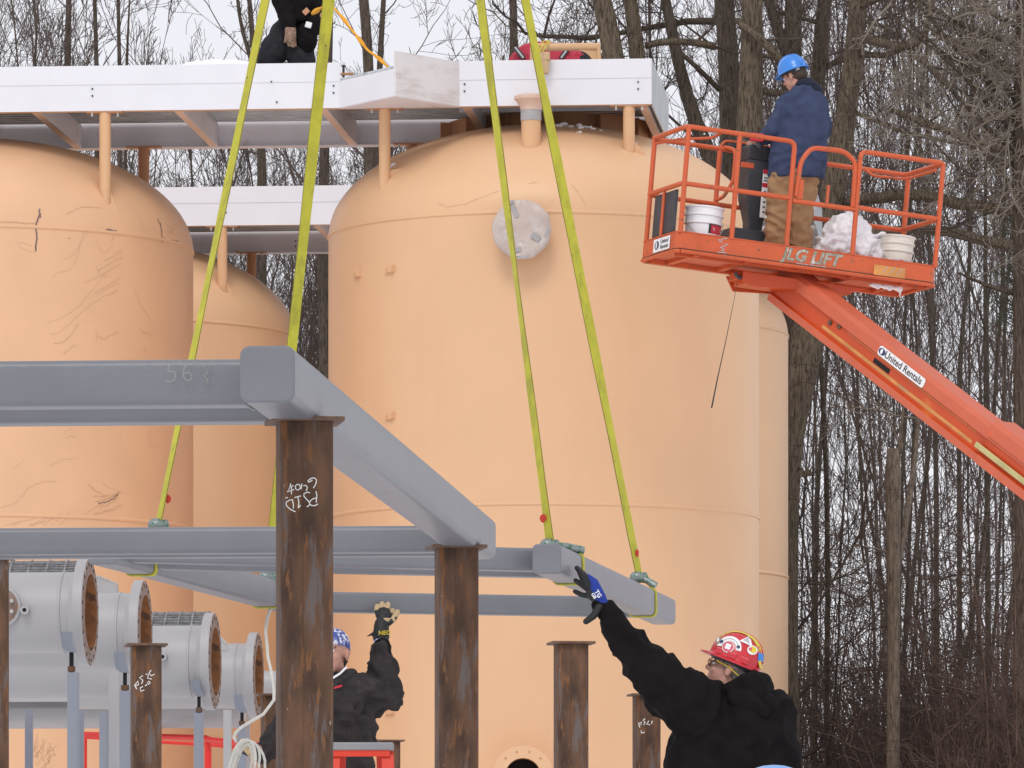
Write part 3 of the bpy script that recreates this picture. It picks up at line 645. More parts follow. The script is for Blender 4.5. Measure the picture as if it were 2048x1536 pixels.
# ================================================================== slings, shackles and hook
HK = P(795, -1293, 31.3)
def sling(label, px, py, d, wid, beam, tloc, flag=None):
    end = P(px, py, d); t = thing('lifting_sling', label, 'sling', end, 'yellow web slings')
    up = (HK - end).normalized(); n0 = Vector((0, -1, 0)); side = up.cross(n0).normalized(); nn = side.cross(up)
    N = 60; Wd = .076; rings = []; er = []
    for k in range(N + 1):
        f = k / N; p = end + (HK - end) * f
        t1 = f / .45
        app = wid[0] if t1 <= 0 else None
        for i in range(len(wid) - 1):
            if wid[i][0] <= t1 <= wid[i + 1][0] or (i == len(wid) - 2 and t1 > wid[i + 1][0]):
                g_ = min(1, (t1 - wid[i][0]) / (wid[i + 1][0] - wid[i][0])); app = wid[i][1] * (1 - g_) + wid[i + 1][1] * g_
        dd = p.y; wm = app * dd / F; a = math.acos(max(.12, min(1, wm / Wd))) * (1 if flag is None else flag)
        a += .05 * math.sin(f * 40)
        s = side * math.cos(a) + nn * math.sin(a); m_ = up.cross(s)
        rings.append([p + s * Wd / 2 + m_ * .003, p - s * Wd / 2 + m_ * .003, p - s * Wd / 2 - m_ * .003, p + s * Wd / 2 - m_ * .003])
    mb = MB(); n = 4; vs = [q for r in rings for q in r]; fs = []; mi = []
    for k in range(N):
        for i in range(4):
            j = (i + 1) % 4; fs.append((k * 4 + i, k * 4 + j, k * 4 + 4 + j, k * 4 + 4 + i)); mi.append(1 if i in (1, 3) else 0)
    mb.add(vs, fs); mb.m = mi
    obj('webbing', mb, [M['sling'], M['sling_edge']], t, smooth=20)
    # choker loop round the beam
    b0, b1 = beam; c = b0 + (b1 - b0) * tloc; ax = (b1 - b0).normalized(); u = ax.cross(ZU).normalized(); v = u.cross(ax)
    mb = MB(); wl = .05
    outer = [(c + u * a + v * b) for a, b in rrect(.148 + .016, .152 + .018, .032, 5)]; inner = [(c + u * a + v * b) for a, b in rrect(.148 + .003, .152 + .003, .028, 5)]
    m = len(outer); vs = [q - ax * wl / 2 for q in outer] + [q + ax * wl / 2 for q in outer] + [q - ax * wl / 2 for q in inner] + [q + ax * wl / 2 for q in inner]
    fs = []; mi = []
    for i in range(m):
        j = (i + 1) % m; fs += [(i, j, m + j, m + i), (2 * m + i, 3 * m + i, 3 * m + j, 2 * m + j), (i, 2 * m + i, 2 * m + j, j), (m + i, m + j, 3 * m + j, 3 * m + i)]; mi += [0, 0, 0, 0]
    mb.add(vs, fs); mb.m = mi; obj('choker_loop', mb, M['sling'], t)
    tg = MB(); sd = flag or 1; q = end + up * .13; sx = Vector((1, 0, 0)) * (1 if tag_side[px] > 0 else -1)
    tg.loft([[q + sx * (.014 + tgs[px] * r * math.cos(R(a))) + ZU * (.024 * r * math.sin(R(a))) + Vector((0, o, 0)) for a in (-80, -50, -20, 10, 40, 70, 90)] + [q + Vector((0, o, 0))] for r, o in ((1, -.006), (1, .004))]); obj('red_tag', tg, M['red_tag'], t)
    # shackle
    s = thing('shackle', shl[px], 'shackle', end, 'green shackles on the hanging frame')
    e2 = c + v * (.152 / 2 + .03); pin0 = end - ZU * .0 ; ax2 = ax
    mb = MB(); mb.ell(end + Vector((-.012, -.02, -.015)), (.042, .034, .036)); mb.tube([end + Vector((-.03, -.03, -.02)), end + Vector((.035, .02, -.012))], .03, 14); obj('pin', mb, M['shackle'], s, smooth=50)
    mb = MB(); k = end - ZU * .018
    far = c + u * .075 + v * .088
    mb.tube([k, k + (far - k) * .5 + ZU * .012, far + ZU * .004], [.022, .02, .024], 12); obj('bow', mb, M['shackle'], s, smooth=50)
    return t
tgs = {317: .026, 535: .012, 1100: .024, 1278: .010}
tag_side = {317: 1, 535: 1, 1100: -1, 1278: 1}
shl = {317: 'green shackle just above the far cross beam, on the leftmost sling', 535: 'green shackle peeping out left of the nearest rusty column', 1100: 'green shackle on the near corner of the hanging frame', 1278: 'greenish shackle with long grey pin on the far right corner of the hanging frame'}
sling('leftmost yellow sling crossing the scuffed tank', 317, 1045, 29.15, [(0, 12), (.5, 14), (1, 17)], (L0, L1), .16)
sling('broad yellow sling passing behind the end of the placed beam', 535, 1150, 32.2, [(0, 12), (.4, 17), (.8, 20), (1, 22)], (L0, L1), .74, -1)
sling('narrow twisted yellow sling crossing the round taped opening', 1100, 1085, 30.05, [(0, 15), (.25, 11), (.5, 8), (.75, 14), (1, 14)], (R0, R1), .165)
sling('wide yellow sling running to the far right corner of the hanging frame', 1278, 1150, 33.2, [(0, 12), (.3, 15), (.6, 19), (.85, 17), (1, 16)], (R0, R1), .80, -1)
hk = thing('crane_hook', 'crane hook holding the four slings, above the picture', 'crane hook', HK)
mb = MB(); mb.tube([HK + Vector((.0, 0, .45))] + [HK + Vector((math.sin(R(a)) * .12, 0, .11 - math.cos(R(a)) * -.12 - .12)) for a in range(0, 260, 20)], [.04] + [.035] * 12 + [.02], 12); obj('hook', mb, M['console'], hk, smooth=True)
mb = MB(); mb.box(HK + ZU * .62, (.16, 0, 0), (0, .07, 0), (0, 0, .2)); obj('block', mb, M['tape_yellow'], hk, bevel=.03)
mb = MB()
for s in (-.08, .08): mb.tube([HK + Vector((s, 0, .8)), HK + Vector((s, 0, 9))], .012, 8)
obj('cable', mb, M['console'], hk)

# ================================================================== flanged pipes
def pipe(label, px, py, d, ro, length, fit=None, hole=.25):
    c = P(px, py, d); t = thing('flanged_pipe', label, 'pipe', c, 'grey flanged pipes with rusty open ends'); ax = U5
    rb = .262
    mb = MB(); mb.lathe(c, ax, [(hole, -length), (rb, -length), (rb, -.17), (rb + .006, -.165), (rb + .006, -.155), (rb, -.15), (rb, -.10), (rb + .02, -.066), (ro - .004, -.062), (ro, -.058), (ro, 0), (ro - .004, .004)], 64); obj('body', mb, M['pipe'], t, smooth=30)
    mb = MB(); mb.lathe(c, ax, [(ro - .004, .004), (hole + .025, .004), (hole + .02, .010), (hole, .010)], 64); fc = obj('flange_face', mb, M['rust_edge'], t, smooth=30)
    mb = MB(); mb.lathe(c, ax, [(hole - .001, .010), (hole - .001, -length + .05), (.001, -length + .05)], 48); obj('bore', mb, M['rust_bright'], t, smooth=30)
    mb = MB(); u = V5; nb = 20
    for k in range(nb):
        a = 2 * math.pi * (k + .5) / nb; q = c + (u * math.cos(a) + ZU * math.sin(a)) * (ro - .038); mb.tube([q + ax * .003, q + ax * .0065], .013, 8)
    obj('bolt_hole', mb, M['dark'], fc)
    for (dx, dz) in (fit or []):
        q = c - ax * dx; r0 = q - V5 * (rb * math.cos(math.asin(dz / rb))) + ZU * dz; mb = MB(); mb.lathe(r0 + V5 * .03, -V5, [(.028, 0), (.028, .10), (.014, .10), (.014, .02)], 16); f_ = obj('coupling', mb, M['pipe'], t, smooth=40)
        mb = MB(); mb.tube([r0 - V5 * .062, r0 - V5 * .060], .0145, 12); obj('socket', mb, M['dark'], f_)
    return t, c
p1, c1 = pipe('front grey flanged pipe end beside the left edge, largest and highest', 179, 1225, 37.6, .35, 2.6, [(.37, .0)])
p2, c2 = pipe('second grey flanged pipe end partly behind the chalked PS2C column', 289, 1262, 39.9, .35, 1.5)
p3, c3 = pipe('third grey flanged pipe end just right of the PS2C column', 429, 1323, 42.0, .352, 2.2, [(.33, .02)])
p4, c4 = pipe('fourth grey flanged pipe end, smallest, nearest the tallest rusty column', 516, 1352, 46.6, .35, 1.5)
p0, c0_ = pipe('rusty flanged pipe end cut off by the left edge', -14, 1148, 33.5, .35, 1.5)
# blind flange facing the camera on the first pipe
q = P(14, 1222, 37.9) ; q = Vector((q.x, 37.35, q.z)); mb = MB(); mb.lathe(q + V5 * .25, -V5, [(.09, 0), (.09, .2), (.135, .2), (.135, .235), (.118, .24)], 36); bf = obj('branch_nozzle', mb, M['pipe'], p1, smooth=30)
mb = MB(); mb.lathe(q + V5 * .012, -V5, [(.118, 0), (.001, .001)], 36); fcx = obj('blind_face', mb, M['rust_edge'], bf)
mb = MB()
for k in range(8):
    a = R(22.5 + 45 * k); w_ = q + (U5 * math.cos(a) + ZU * math.sin(a)) * .088; mb.tube([w_, w_ - V5 * .02], .014, 6)
obj('bolt', mb, M['steel'], fcx)
# lower header with ribs
hd = thing('pipe_header', 'long grey horizontal header lying under the flanged pipes', 'pipe', P(100, 1380, 40.6))
a0, a1 = P(-60, 1376, 40.9), P(505, 1400, 45.5)
a1 = a0 + U5 * -1.0 + U5 * 0; a0 = P(-80, 1378, 40.9); dh = U5; 
for (py, r_, L_, dd) in ((1348, .19, 2.35, 48.6), (1420, .16, 2.4, 49.0)):
    s = P(-70, py, dd); mb = MB(); mb.lathe(s, dh, [(.001, 0), (r_ * .8, .02), (r_, .08), (r_, L_ - .08), (r_ * .8, L_ - .02), (.001, L_)], 40); obj('header_pipe', mb, M['pipe'], hd, smooth=40)
for py, dd in ((1341, 48.38), (1391, 48.42), (1418, 48.75)):
    s = P(-70, py, dd); mb = MB(); mb.box(s + dh * 1.18, dh * 1.15, V5 * .03, ZU * .006); mb.box(s + dh * 1.18 - V5 * .028 - ZU * .03, dh * 1.15, V5 * .004, ZU * .026); obj('rib', mb, M['pipe'], hd)
s = P(500, 1366, 48.2); mb = MB(); mb.tube([s, s + dh * .52], .10, 24); obj('outlet_pipe', mb, M['pipe'], hd, smooth=40)
def prop(label, x0, x1, ytop, d, rod=None, saddle=None, tone='pipe_post'):
    w_ = (x1 - x0) * d / F; c = P((x0 + x1) / 2, ytop, d); t = thing('pipe_stand', label, 'pipe stand', (c.x, c.y, 0), 'grey pipe stands')
    mb = MB(); u = U5; mb.loft([mb.ring(Vector((c.x, c.y, z)), u, V5, rrect(w_ * .95, w_ * .95, w_ * .12)) for z in (0.01, c.z)]); obj('post', mb, M[tone], t, smooth=50)
    mb = MB(); mb.box((c.x, c.y, .006), (.12, 0, 0), (0, .12, 0), (0, 0, .006)); obj('foot_plate', mb, M[tone], t)
    if rod:
        mb = MB(); b = P(rod[0], ytop, d); tp_ = P(rod[0], rod[2], d); mb.tube([b, tp_], rod[1] / 2 * d / F, 10); r_ = obj('threaded_rod', mb, M['dark'], t)
        mb = MB(); mb.tube([b + ZU * .005, b + ZU * .04], w_ * .34, 6); obj('nut', mb, M['rust'], r_)
    if saddle:
        x0, y0, x1, y1 = saddle; a, b = P(x0, y1, d), P(x1, y0, d); pr = []
        n = 6
        L = [Vector((a.x + (b.x - a.x) * .0, d - .06, b.z)), Vector((b.x - (b.x - a.x) * .15, d - .10, b.z))]
        mb = MB(); mb.prism([P(x0, y0, d - .2), P(x1 - 5, y0, d - .2), P(x1 - 3, (y0 + y1) / 2, d - .15), P(x1 + 5, y1, d - .1), P(x0 + 12, y1 - 1, d - .1), P(x0 + 3, y1 - 9, d - .14)], (0, .13, 0)); obj('saddle', mb, M[tone], t, bevel=.004)
    return t
prop('light grey post at the very left edge of the picture', -22, 13, 1262, 32.5, tone='pipe')
prop('thin grey post left of the first saddle, under the header', 50, 66, 1420, 43)
prop('blue-grey stand with black rod under the front flanged pipe', 135, 158, 1345, 37.2, (143, 9, 1300), (121, 1263, 148, 1304))
prop('slim grey post just right of the first saddle stand', 158, 168, 1420, 41)
prop('thin grey post beside the light square post', 199, 217, 1425, 42)
prop('light grey square post left of the PS2C column', 218, 238, 1342, 38.6, tone='pipe')
prop('blue-grey stand with black rod close behind the PS2C column', 238, 262, 1382, 39.6, (250, 8, 1343), (227, 1303, 252, 1345))
prop('blue-grey stand with black rod under the third flanged pipe', 388, 407, 1426, 41.8, (398, 7, 1392), (381, 1360, 404, 1393))
prop('light grey square post between the third and fourth pipe stands', 447, 463, 1420, 45.0, tone='pipe')
prop('dark grey stand with black rod under the fourth flanged pipe', 475, 493, 1452, 46.2, (484, 7, 1424), (467, 1389, 490, 1425))
prop('thin light post right of the fourth pipe stand', 494, 500, 1428, 47, tone='pipe')
# wire mesh guards behind the pipes
def guard(label, x0, x1, y0, y1, d, panel=None):
    t = thing('mesh_guard', label, 'mesh guard', P((x0 + x1) / 2, y1, d)); w_ = (x1 - x0) * d / F; a = P(x0, y1 + 30, d)
    r_ = (y1 + 30 - y0) * d / F
    mb = MB()
    for k in range(13):
        an = R(12 + 78 * k / 12); q = a + V5 * (.25 - r_ * 1.0 * math.cos(an)) + ZU * (r_ * math.sin(an)); mb.tube([q, q + U5 * w_], .006, 6)
    obj('wire', mb, M['mesh_grey'], t)
    mb = MB(); n = 10; rg_ = []
    for e in (0, w_): rg_.append([a + U5 * e + V5 * (.25 - r_ * .93 * math.cos(R(90 * k / n))) + ZU * (r_ * .93 * math.sin(R(90 * k / n))) for k in range(n + 1)])
    m = n + 1; mb.add(rg_[0] + rg_[1], [(i, i + 1, m + i + 1, m + i) for i in range(n)]); obj('backing', mb, M['mesh_grey'], t, smooth=True)
    mb = MB()
    for k in range(5):
        e = w_ * (k + .2) / 4.4
        mb.tube([a + U5 * e + V5 * (.25 - r_ * 1.02 * math.cos(R(an))) + ZU * (r_ * 1.02 * math.sin(R(an))) for an in range(8, 91, 10)], .009, 6)
    obj('hoop', mb, M['mesh_grey'], t)
    if panel:
        mb = MB(); x0, y0, x1, y1 = panel; mb.prism([P(x0, y0, d), P(x0 + (x1 - x0) * .3, y0 + 2, d), P(x1, y0 + 16, d), P(x1 + 2, y1, d), P(x0, y1, d)], (0, .25, 0)); pn = obj('end_panel', mb, M['pipe'], t)
        mb = MB()
        for k in range(9): q = P(x0 + (x1 - x0) * k / 8, y0 + 1 + 15 * k / 8, d); mb.ell(q, (.008, .008, .008), n=8, m=6)
        obj('rivet', mb, M['steel'], pn)
guard('grey wire mesh guard showing above the front flanged pipe', 10, 172, 1119, 1165, 41.5, (188, 1150, 232, 1205))
guard('grey wire mesh guard showing above the third flanged pipe', 296, 415, 1222, 1262, 45.5, (436, 1270, 452, 1300))
# red guard rail
gr = thing('red_guardrail', 'bright red tubular guard rail low behind the grey pipe stands', 'guard rail', P(350, 1536, 48))
def rr(nm, pts, r_): mb = MB(); mb.tube([P(*p) for p in pts], r_, 10); obj(nm, mb, M['red_steel'], gr, smooth=50)
rr('top_rail', [(168, 1469, 49.5), (412, 1476, 48.5), (420, 1480, 48.4), (535, 1492, 47.6)], .026); rr('mid_rail', [(170, 1474, 50.2), (300, 1483, 49.9), (410, 1489, 49.6), (535, 1500, 49)], .016)
rr('rail_post', [(171, 1470, 49.6), (170, 2050, 49.6)], .014); rr('rail_post', [(416, 1478, 48.5), (416, 2060, 48.5)], .03); rr('rail_post', [(532, 1490, 47.7), (532, 2060, 47.7)], .026)
rr('bottom_rail', [(170, 1900, 49.6), (416, 1900, 48.5), (532, 1905, 47.7)], .02)
# thin wire and rope
mb = MB(); mb.tube([P(1474, 566, 50.9), P(1468, 600, 51.4), P(1452, 680, 51.6), P(1436, 752, 51.7), P(1424, 812, 51.8), P(1423, 816, 51.8)], [.002, .002, .0035, .005, .007, .006], 8); tag(obj('dangling_wire', mb, M['ink']), 'thin dark wire dangling below the lift basket in front of the large tank', 'wire')
mb = MB(); rp = [P(547, 1210, 32.3), P(541, 1217, 32.3), P(534, 1240, 32.2), P(531, 1262, 32.0), P(534, 1290, 31.8), P(536, 1315, 31.6), P(543, 1345, 31.5), P(548, 1380, 31.4), P(548, 1400, 31.2), P(527, 1428, 31.0), P(500, 1444, 30.8), P(482, 1455, 30.7), P(471, 1466, 30.6), P(468, 1474, 30.55), P(472, 1483, 30.5)]
mb.tube(rp, .0085, 8)
rc_ = random.Random(6)
for k, (cx_, rx, cy_, ry) in enumerate([(484, 28, 1545, 66), (490, 30, 1540, 58), (488, 22, 1550, 62), (494, 34, 1546, 60), (486, 16, 1542, 52), (500, 22, 1556, 66)][:5]):
    ph = rc_.uniform(0, 6); mb.tube([P(cx_ + rx * math.cos(R(a)) * (1 + .08 * math.sin(2 * R(a) + ph)) + (8 if math.sin(R(a)) > .3 else 0) * math.sin(R(a)), cy_ - ry * math.sin(R(a)), 30.42 + .035 * k + .03 * math.cos(R(a) + ph)) for a in range(0, 361, 12)], .0068, 8)
tag(obj('rope', mb, M['rope_white'], smooth=True), 'white rope hanging from the frame and coiled in the gloved hand at the lower left', 'rope')
mb = MB(); rp = [P(625, 27, 54.2), P(640, 17, 54.0), P(655, 8, 53.7), P(667, 15, 53.5), P(685, 35, 53.4), P(700, 55, 53.35), P(718, 78, 53.3), P(735, 100, 53.25), P(758, 117, 53.2), P(778, 136, 53.15), P(786, 150, 53.12)]
fine = []
for i in range(len(rp) - 1):
    for k in range(6): fine.append(rp[i].lerp(rp[i + 1], k / 6))
mb.tube(fine, [.011 + .009 * max(0, math.sin(i * .55)) + (.006 if i < 6 else 0) for i in range(len(fine))], 8)
tag(obj('safety_rope', mb, M['rope_orange'], smooth=True), 'twisted orange safety rope from the man on the walkway down to the jog', 'rope')

# ================================================================== boom lift
BO = P(1352, 502, 50.6); bu = Vector((.94, .33, -.088)).normalized(); bv = Vector((-.33, .94, 0)).normalized(); bw = bu.cross(bv).normalized()
def BK(a, b, c=0): return BO + bu * a + bv * b + bw * c
lift = thing('boom_lift', 'worn orange boom lift raising its basket beside the large tank', 'boom lift', (8.9, 45.3, 0))
FL = 2.47; plan = [(.04, 0), (FL - .04, 0), (FL, .04), (FL, .84), (FL - .04, .88), (.04, .88), (0, .84), (0, .04)]
def wall(nm, pts, c0, c1, m, th=.02, par=lift):
    mb = MB()
    for i in range(len(pts)):
        p, q = pts[i], pts[(i + 1) % len(pts)]; d = (Vector(q) - Vector(p)); nrm = Vector((-d.y, d.x)).normalized() * th
        mb.prism([BK(p[0], p[1], c0), BK(q[0], q[1], c0), BK(q[0] + nrm.x, q[1] + nrm.y, c0), BK(p[0] + nrm.x, p[1] + nrm.y, c0)], bw * (c1 - c0))
    return obj(nm, mb, M[m], par)
tb = wall('toe_board', plan, 0.02, .178, 'orange')
mb = MB()
n = len(plan)
for i in range(n):
    p, q = plan[i], plan[(i + 1) % n]; mb.tube([BK(p[0], p[1], .008), BK(q[0], q[1], .008)], .017, 8); mb.tube([BK(p[0], p[1], .178), BK(q[0], q[1], .178)], .006, 6)
obj('edge_lip', mb, M['orange'], tb)
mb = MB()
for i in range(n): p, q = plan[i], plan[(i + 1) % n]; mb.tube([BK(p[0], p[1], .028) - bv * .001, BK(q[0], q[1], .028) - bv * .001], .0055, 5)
obj('dark_crease', mb, M['rust'], tb)  # thin dark line where the toe board meets its lip
mb = MB(); mb.loft([[BK(p[0] + (FL / 2 - p[0]) * .012, p[1] + (.45 - p[1]) * .03, c) for p in plan] for c in (.022, .05)]); obj('floor', mb, M['salmon'], lift)
mb = MB()
for a in (.22, .7, 1.2, 1.7, 2.2): mb.box(BK(a, .44, .005), bu * .025, bv * .40, bw * .016)
mb.box(BK(1.23, .14, .0), bu * 1.18, bv * .02, bw * .02); mb.box(BK(1.23, .76, .0), bu * 1.18, bv * .02, bw * .02); obj('floor_frame', mb, M['orange'], lift)
rt = .0222
def rail(nm, pts, r_=rt, m='orange'):
    mb = MB(); q = []
    pts = [BK(*p) for p in pts]
    # round the corners
    out = [pts[0]]
    for i in range(1, len(pts) - 1):
        a, b, c = pts[i - 1], pts[i], pts[i + 1]; k = min(.06, (a - b).length / 2.2, (c - b).length / 2.2)
        p0 = b + (a - b).normalized() * k; p1 = b + (c - b).normalized() * k
        for f in (0, .33, .66, 1): out.append((p0.lerp(b, f)).lerp(b.lerp(p1, f), f))
    out.append(pts[-1]); mb.tube(out, r_, 10); return obj(nm, mb, M[m], lift, smooth=50)
H = 1.10; Mh = .60
rail('top_rail', [(1.03, .01, .18), (1.03, .01, H), (.01, .01, H), (.01, .86, H), (.60, .87, H), (.85, .87, H)])
rail('top_rail', [(1.66, .01, .18), (1.66, .01, H), (FL - .01, .01, H), (FL - .01, .86, H), (1.9, .87, H), (1.35, .87, H)])
rail('mid_rail', [(1.03, .01, Mh), (.01, .01, Mh), (.01, .86, Mh), (.9, .87, Mh)])
rail('mid_rail', [(1.66, .01, Mh), (FL - .01, .01, Mh), (FL - .01, .86, Mh), (1.9, .87, Mh), (1.1, .87, Mh)])
rail('mid_rail', [(1.05, .01, Mh - .02), (1.65, .01, Mh - .02)])
for a, b in ((.03, .01), (.51, .01), (.01, .80), (.66, .87), (FL - .01, .02), (FL - .01, .80), (1.42, .87)): rail('rail_post', [(a, b, .17), (a, b, H)])
rail('rail_post', [(.01, .44, .17), (.01, .44, Mh)], .016)
rail('gate', [(1.08, .01, Mh + .02), (1.10, .01, .94), (1.19, .01, 1.07), (1.50, .01, 1.08), (1.62, .01, 1.0), (1.625, .01, Mh)])
mb = MB(); mb.box(BK(1.11, .01, Mh + .09), bu * .032, bv * .01, bw * .085); obj('latch_plate', mb, M['orange'], lift); rail('gate_bar', [(1.38, .01, Mh), (1.38, .01, Mh + .16)], .014)
rail('hand_loop', [(.70, .87, H + .02), (.76, .74, H - .01), (.76, .74, .80), (.70, .80, .66), (.66, .86, .64)], .017); rail('hand_loop', [(1.44, .87, H), (1.50, .74, H - .03), (1.50, .74, .78), (1.44, .80, .66)], .017)
rail('hand_loop', [(.02, .78, H - .05), (.06, .3, H - .07), (.30, .12, H - .05), (.34, .02, H - .01)], .013); rail('hand_loop', [(FL - .03, .12, H - .05), (FL - .10, .62, H - .08), (FL - .36, .80, H - .06), (FL - .40, .86, H)], .013)
# manual pouch, console
mb = MB(); mb.box(BK(.03, .43, .38), bu * .012, bv * .27, bw * .19); obj('black_pouch', mb, M['console'], lift, bevel=.02)
mb = MB()
def ringc(a, b, c, wa, wb): return [BK(a - wa, b - wb, c), BK(a + wa, b - wb, c), BK(a + wa, b + wb, c), BK(a - wa, b + wb, c)]
mb.loft([ringc(.99, .72, .05, .14, .13), ringc(.99, .72, .24, .14, .13)]); mb.loft([ringc(.93, .70, .22, .24, .17), ringc(.93, .70, .37, .22, .15)])
mb.loft([ringc(.97, .72, .34, .065, .07), ringc(.97, .72, .46, .07, .08), ringc(.97, .72, .66, .12, .11), ringc(.97, .72, 1.0, .14, .13)]); mb.loft([ringc(.97, .72, .995, .145, .135), ringc(.98, .70, 1.10, .165, .17), ringc(.98, .70, 1.12, .16, .16)])
cn = obj('control_console', mb, M['console'], lift, bevel=.012)
mb = MB(); mb.box(BK(1.0, .57, .70), bu * .028, bv * .002, bw * .21); obj('warning_label', mb, M['label_white'], cn)
mb = MB()
for c in (.80, .68): mb.box(BK(1.0, .566, c + .1), bu * .028, bv * .002, bw * .018)
obj('warning_stripe', mb, M['label_red'], cn)
mb = MB()
for c in (.745, .72): mb.box(BK(1.0, .565, c + .1), bu * .018, bv * .002, bw * .004)
for k in range(5): mb.box(BK(1.002, .565, .72 - .045 * k), bu * .010, bv * .002, bw * .006)
obj('lettering', mb, M['ink'], cn)
mb = MB()
for k, a in enumerate((.85, .90, .95, 1.0, 1.05, 1.1)): mb.tube([BK(a, .60, 1.11), BK(a, .60, 1.15 + .02 * (k % 2))], .008, 6)
obj('lever', mb, M['steel'], cn)
mb = MB(); mb.box(BK(.83, .60, .94), bu * .06, bv * .01, bw * .025); obj('bracket', mb, M['orange'], cn, bevel=.006)
mb = MB(); mb.box(BK(.99, .89, H + .05), bu * .24, bv * .02, bw * .022); obj('lamp_bar', mb, M['console'], lift, bevel=.006)
rail('top_rail', [(.66, .88, H + .01), (.70, .88, H + .08), (1.25, .88, H + .08), (1.29, .88, H)], .012)
# decals on the toe board
fn = -bv
def decal(par, a0, a1, c0, c1, m='label_white', off=.004):
    mb = MB(); mb.box(BK((a0 + a1) / 2, -off, (c0 + c1) / 2), bu * (a1 - a0) / 2, bv * .0015, bw * (c1 - c0) / 2); return obj('decal', mb, M[m], par)
du = -bv; dnn = du.cross(bw); du = -bv if dnn.dot(-bu) > 0 else bv; dnn = -bu
dc = BK(-.006, .36, .10)
mb = MB(); mb.box(dc, du * .20, dnn * .0015, bw * .058); dd = obj('decal', mb, M['label_white'], tb)
mb = MB(); text_into(mb, 'United', dc + dnn * .003 - du * .03 + bw * .008, du, bw, .05, .012, .001, shear=.2, width=.20); text_into(mb, 'Rentals', dc + dnn * .003 - du * .03 - bw * .040, du, bw, .05, .012, .001, shear=.2, width=.20)
obj('lettering', mb, M['ink'], dd)
def logo(par, c, u, v, r_):
    mb = MB(); n = u.cross(v).normalized(); k = 20
    mb.add([c + n * .003 + u * (r_ * .8 * math.cos(2 * math.pi * i / k)) + v * (r_ * math.sin(2 * math.pi * i / k)) for i in range(k)], [tuple(range(k))]); obj('emblem', mb, M['ink_blue'], par)
    mb = MB(); mb.add([c + n * .0045 - u * r_ * .08 + u * (r_ * .28 * math.cos(2 * math.pi * i / k)) + v * (r_ * .82 * math.sin(2 * math.pi * i / k)) for i in range(k)], [tuple(range(k))]); obj('emblem_core', mb, M['label_white'], par)
logo(dd, dc - du * .115, du * 1.7, bw, .038)
mb = MB(); text_into(mb, 'JLG LIFT', BK(.99, 0, .058), bu, bw, .150, .04, .004, shear=.28, width=.58); d_ = obj('worn_lettering', mb, mat('worn_decal', (.32, .30, .24), .8, var=.4, scale=25, spots=[((.62, .60, .52), 30, .58, .05, V1), ((.62, .12, .06), 18, .66, .05, V1)]), tb)
mb = MB(); text_into(mb, 'www.jlg.com', BK(1.13, 0, .026), bu, bw, .034, .01, .004, shear=.2, width=.28); obj('web_lettering', mb, M['label_grey'], tb)
decal(tb, 1.87, 2.17, .03, .12, 'boom_wear', .0035); rs = random.Random(2)
mb = MB()
for k in range(9): ribbon(mb, [BK(.43 + rs.uniform(-.05, .05), 0, .02 + .018 * k), BK(.43 + rs.uniform(-.05, .05), 0, .025 + .018 * k), BK(.43 + rs.uniform(-.04, .06), 0, .03 + .018 * k)], .006, -bv, .004)
for k in range(3): ribbon(mb, [BK(1.95 + k * .07, 0, .05), BK(2.0 + k * .07, 0, .12)], .005, -bv, .008)
obj('scratch', mb, M['label_grey'], tb)
# bracket under the basket
mb = MB(); mb.box(BK(1.25, .40, -.09), bu * .55, bv * .10, bw * .035); mb.box(BK(1.1, .38, -.14), bu * .34, bv * .14, bw * .025)
mb.prism([BK(.72, .2, -.06), BK(1.9, .2, -.07), BK(1.75, .2, -.13), BK(.80, .2, -.19), BK(.72, .2, -.15)], bv * .02); mb.prism([BK(.72, .62, -.06), BK(1.9, .62, -.07), BK(1.75, .62, -.13), BK(.80, .62, -.19)], bv * .02)
obj('basket_bracket', mb, M['orange_clean'], lift, bevel=.006)
mb = MB(); mb.tube([BK(.66, .25, -.08), BK(.70, .25, -.12), BK(.78, .24, -.09)], .018, 8); obj('hydraulic_hose', mb, M['console'], lift)
mb = MB(); q = BK(2.35, .5, -.06)
for k in range(9): mb.ell(BK(1.95 + .035 * k + rs.uniform(-.01, .01), .22, -.028), (.03, .02, .016 + .010 * (k % 3)), n=8, m=6)
mb.cap(BK(2.23, .22, -.02), .016, BK(2.23, .22, -.12), .004)
ic = organic('ice', mb, M['snow'], lift, voxel=.008, smooth=1); ic['label'] = 'white ice and an icicle under the basket'
# boom: bent-plate box section running down towards its base at the right
B0 = P(1572, 567, 51.5); B1 = P(2046, 934, 49.5); bx = (B1 - B0).normalized(); bn = bx.cross(ZU).normalized(); bn = bn if bn.x < 0 else -bn
bt = bn.cross(bx).normalized(); bt = bt if bt.z > 0 else -bt
def bsec(c, h, k=1.0, rec=.03): # (out, up) profile
    return [c + bn * (o * k) + bt * (u_ * h) for o, u_ in ((-.13, -.5), (.13, -.5), (.15, -.47), (.15, -.30), (.15 - rec, -.27), (.15 - rec, .14), (.15, .17), (.148, .42), (.10, .5), (-.10, .5), (-.13, .42))]
Lb = (P(1990, 880, 1) and 6.6)
def faces_boom(nm, c0, c1, h, k):
    mb = MB(); r0, r1 = bsec(c0, h, k), bsec(c1, h, k); n = len(r0)
    mb.loft([r0, r1])
    mi = []
    for i in range(n): mi.append(1 if i in (1, 2, 6, 7, 8) else 0)
    mb.m = mi + [0, 0]
    return obj(nm, mb, [M['orange_clean'], M['salmon']], lift)
def onboom(px, py): # nearest boom parameter for a photo pixel
    best = None
    for i in range(0, 1500):
        t = i * .006; q = B0 + bx * t; k = 1024 + q.x * F / q.y
        if best is None or abs(k - px) < best[0]: best = (abs(k - px), t)
    return best[1]
bo = faces_boom('fly_boom', B0, B0 + bx * 4.0, .36, 1.0)
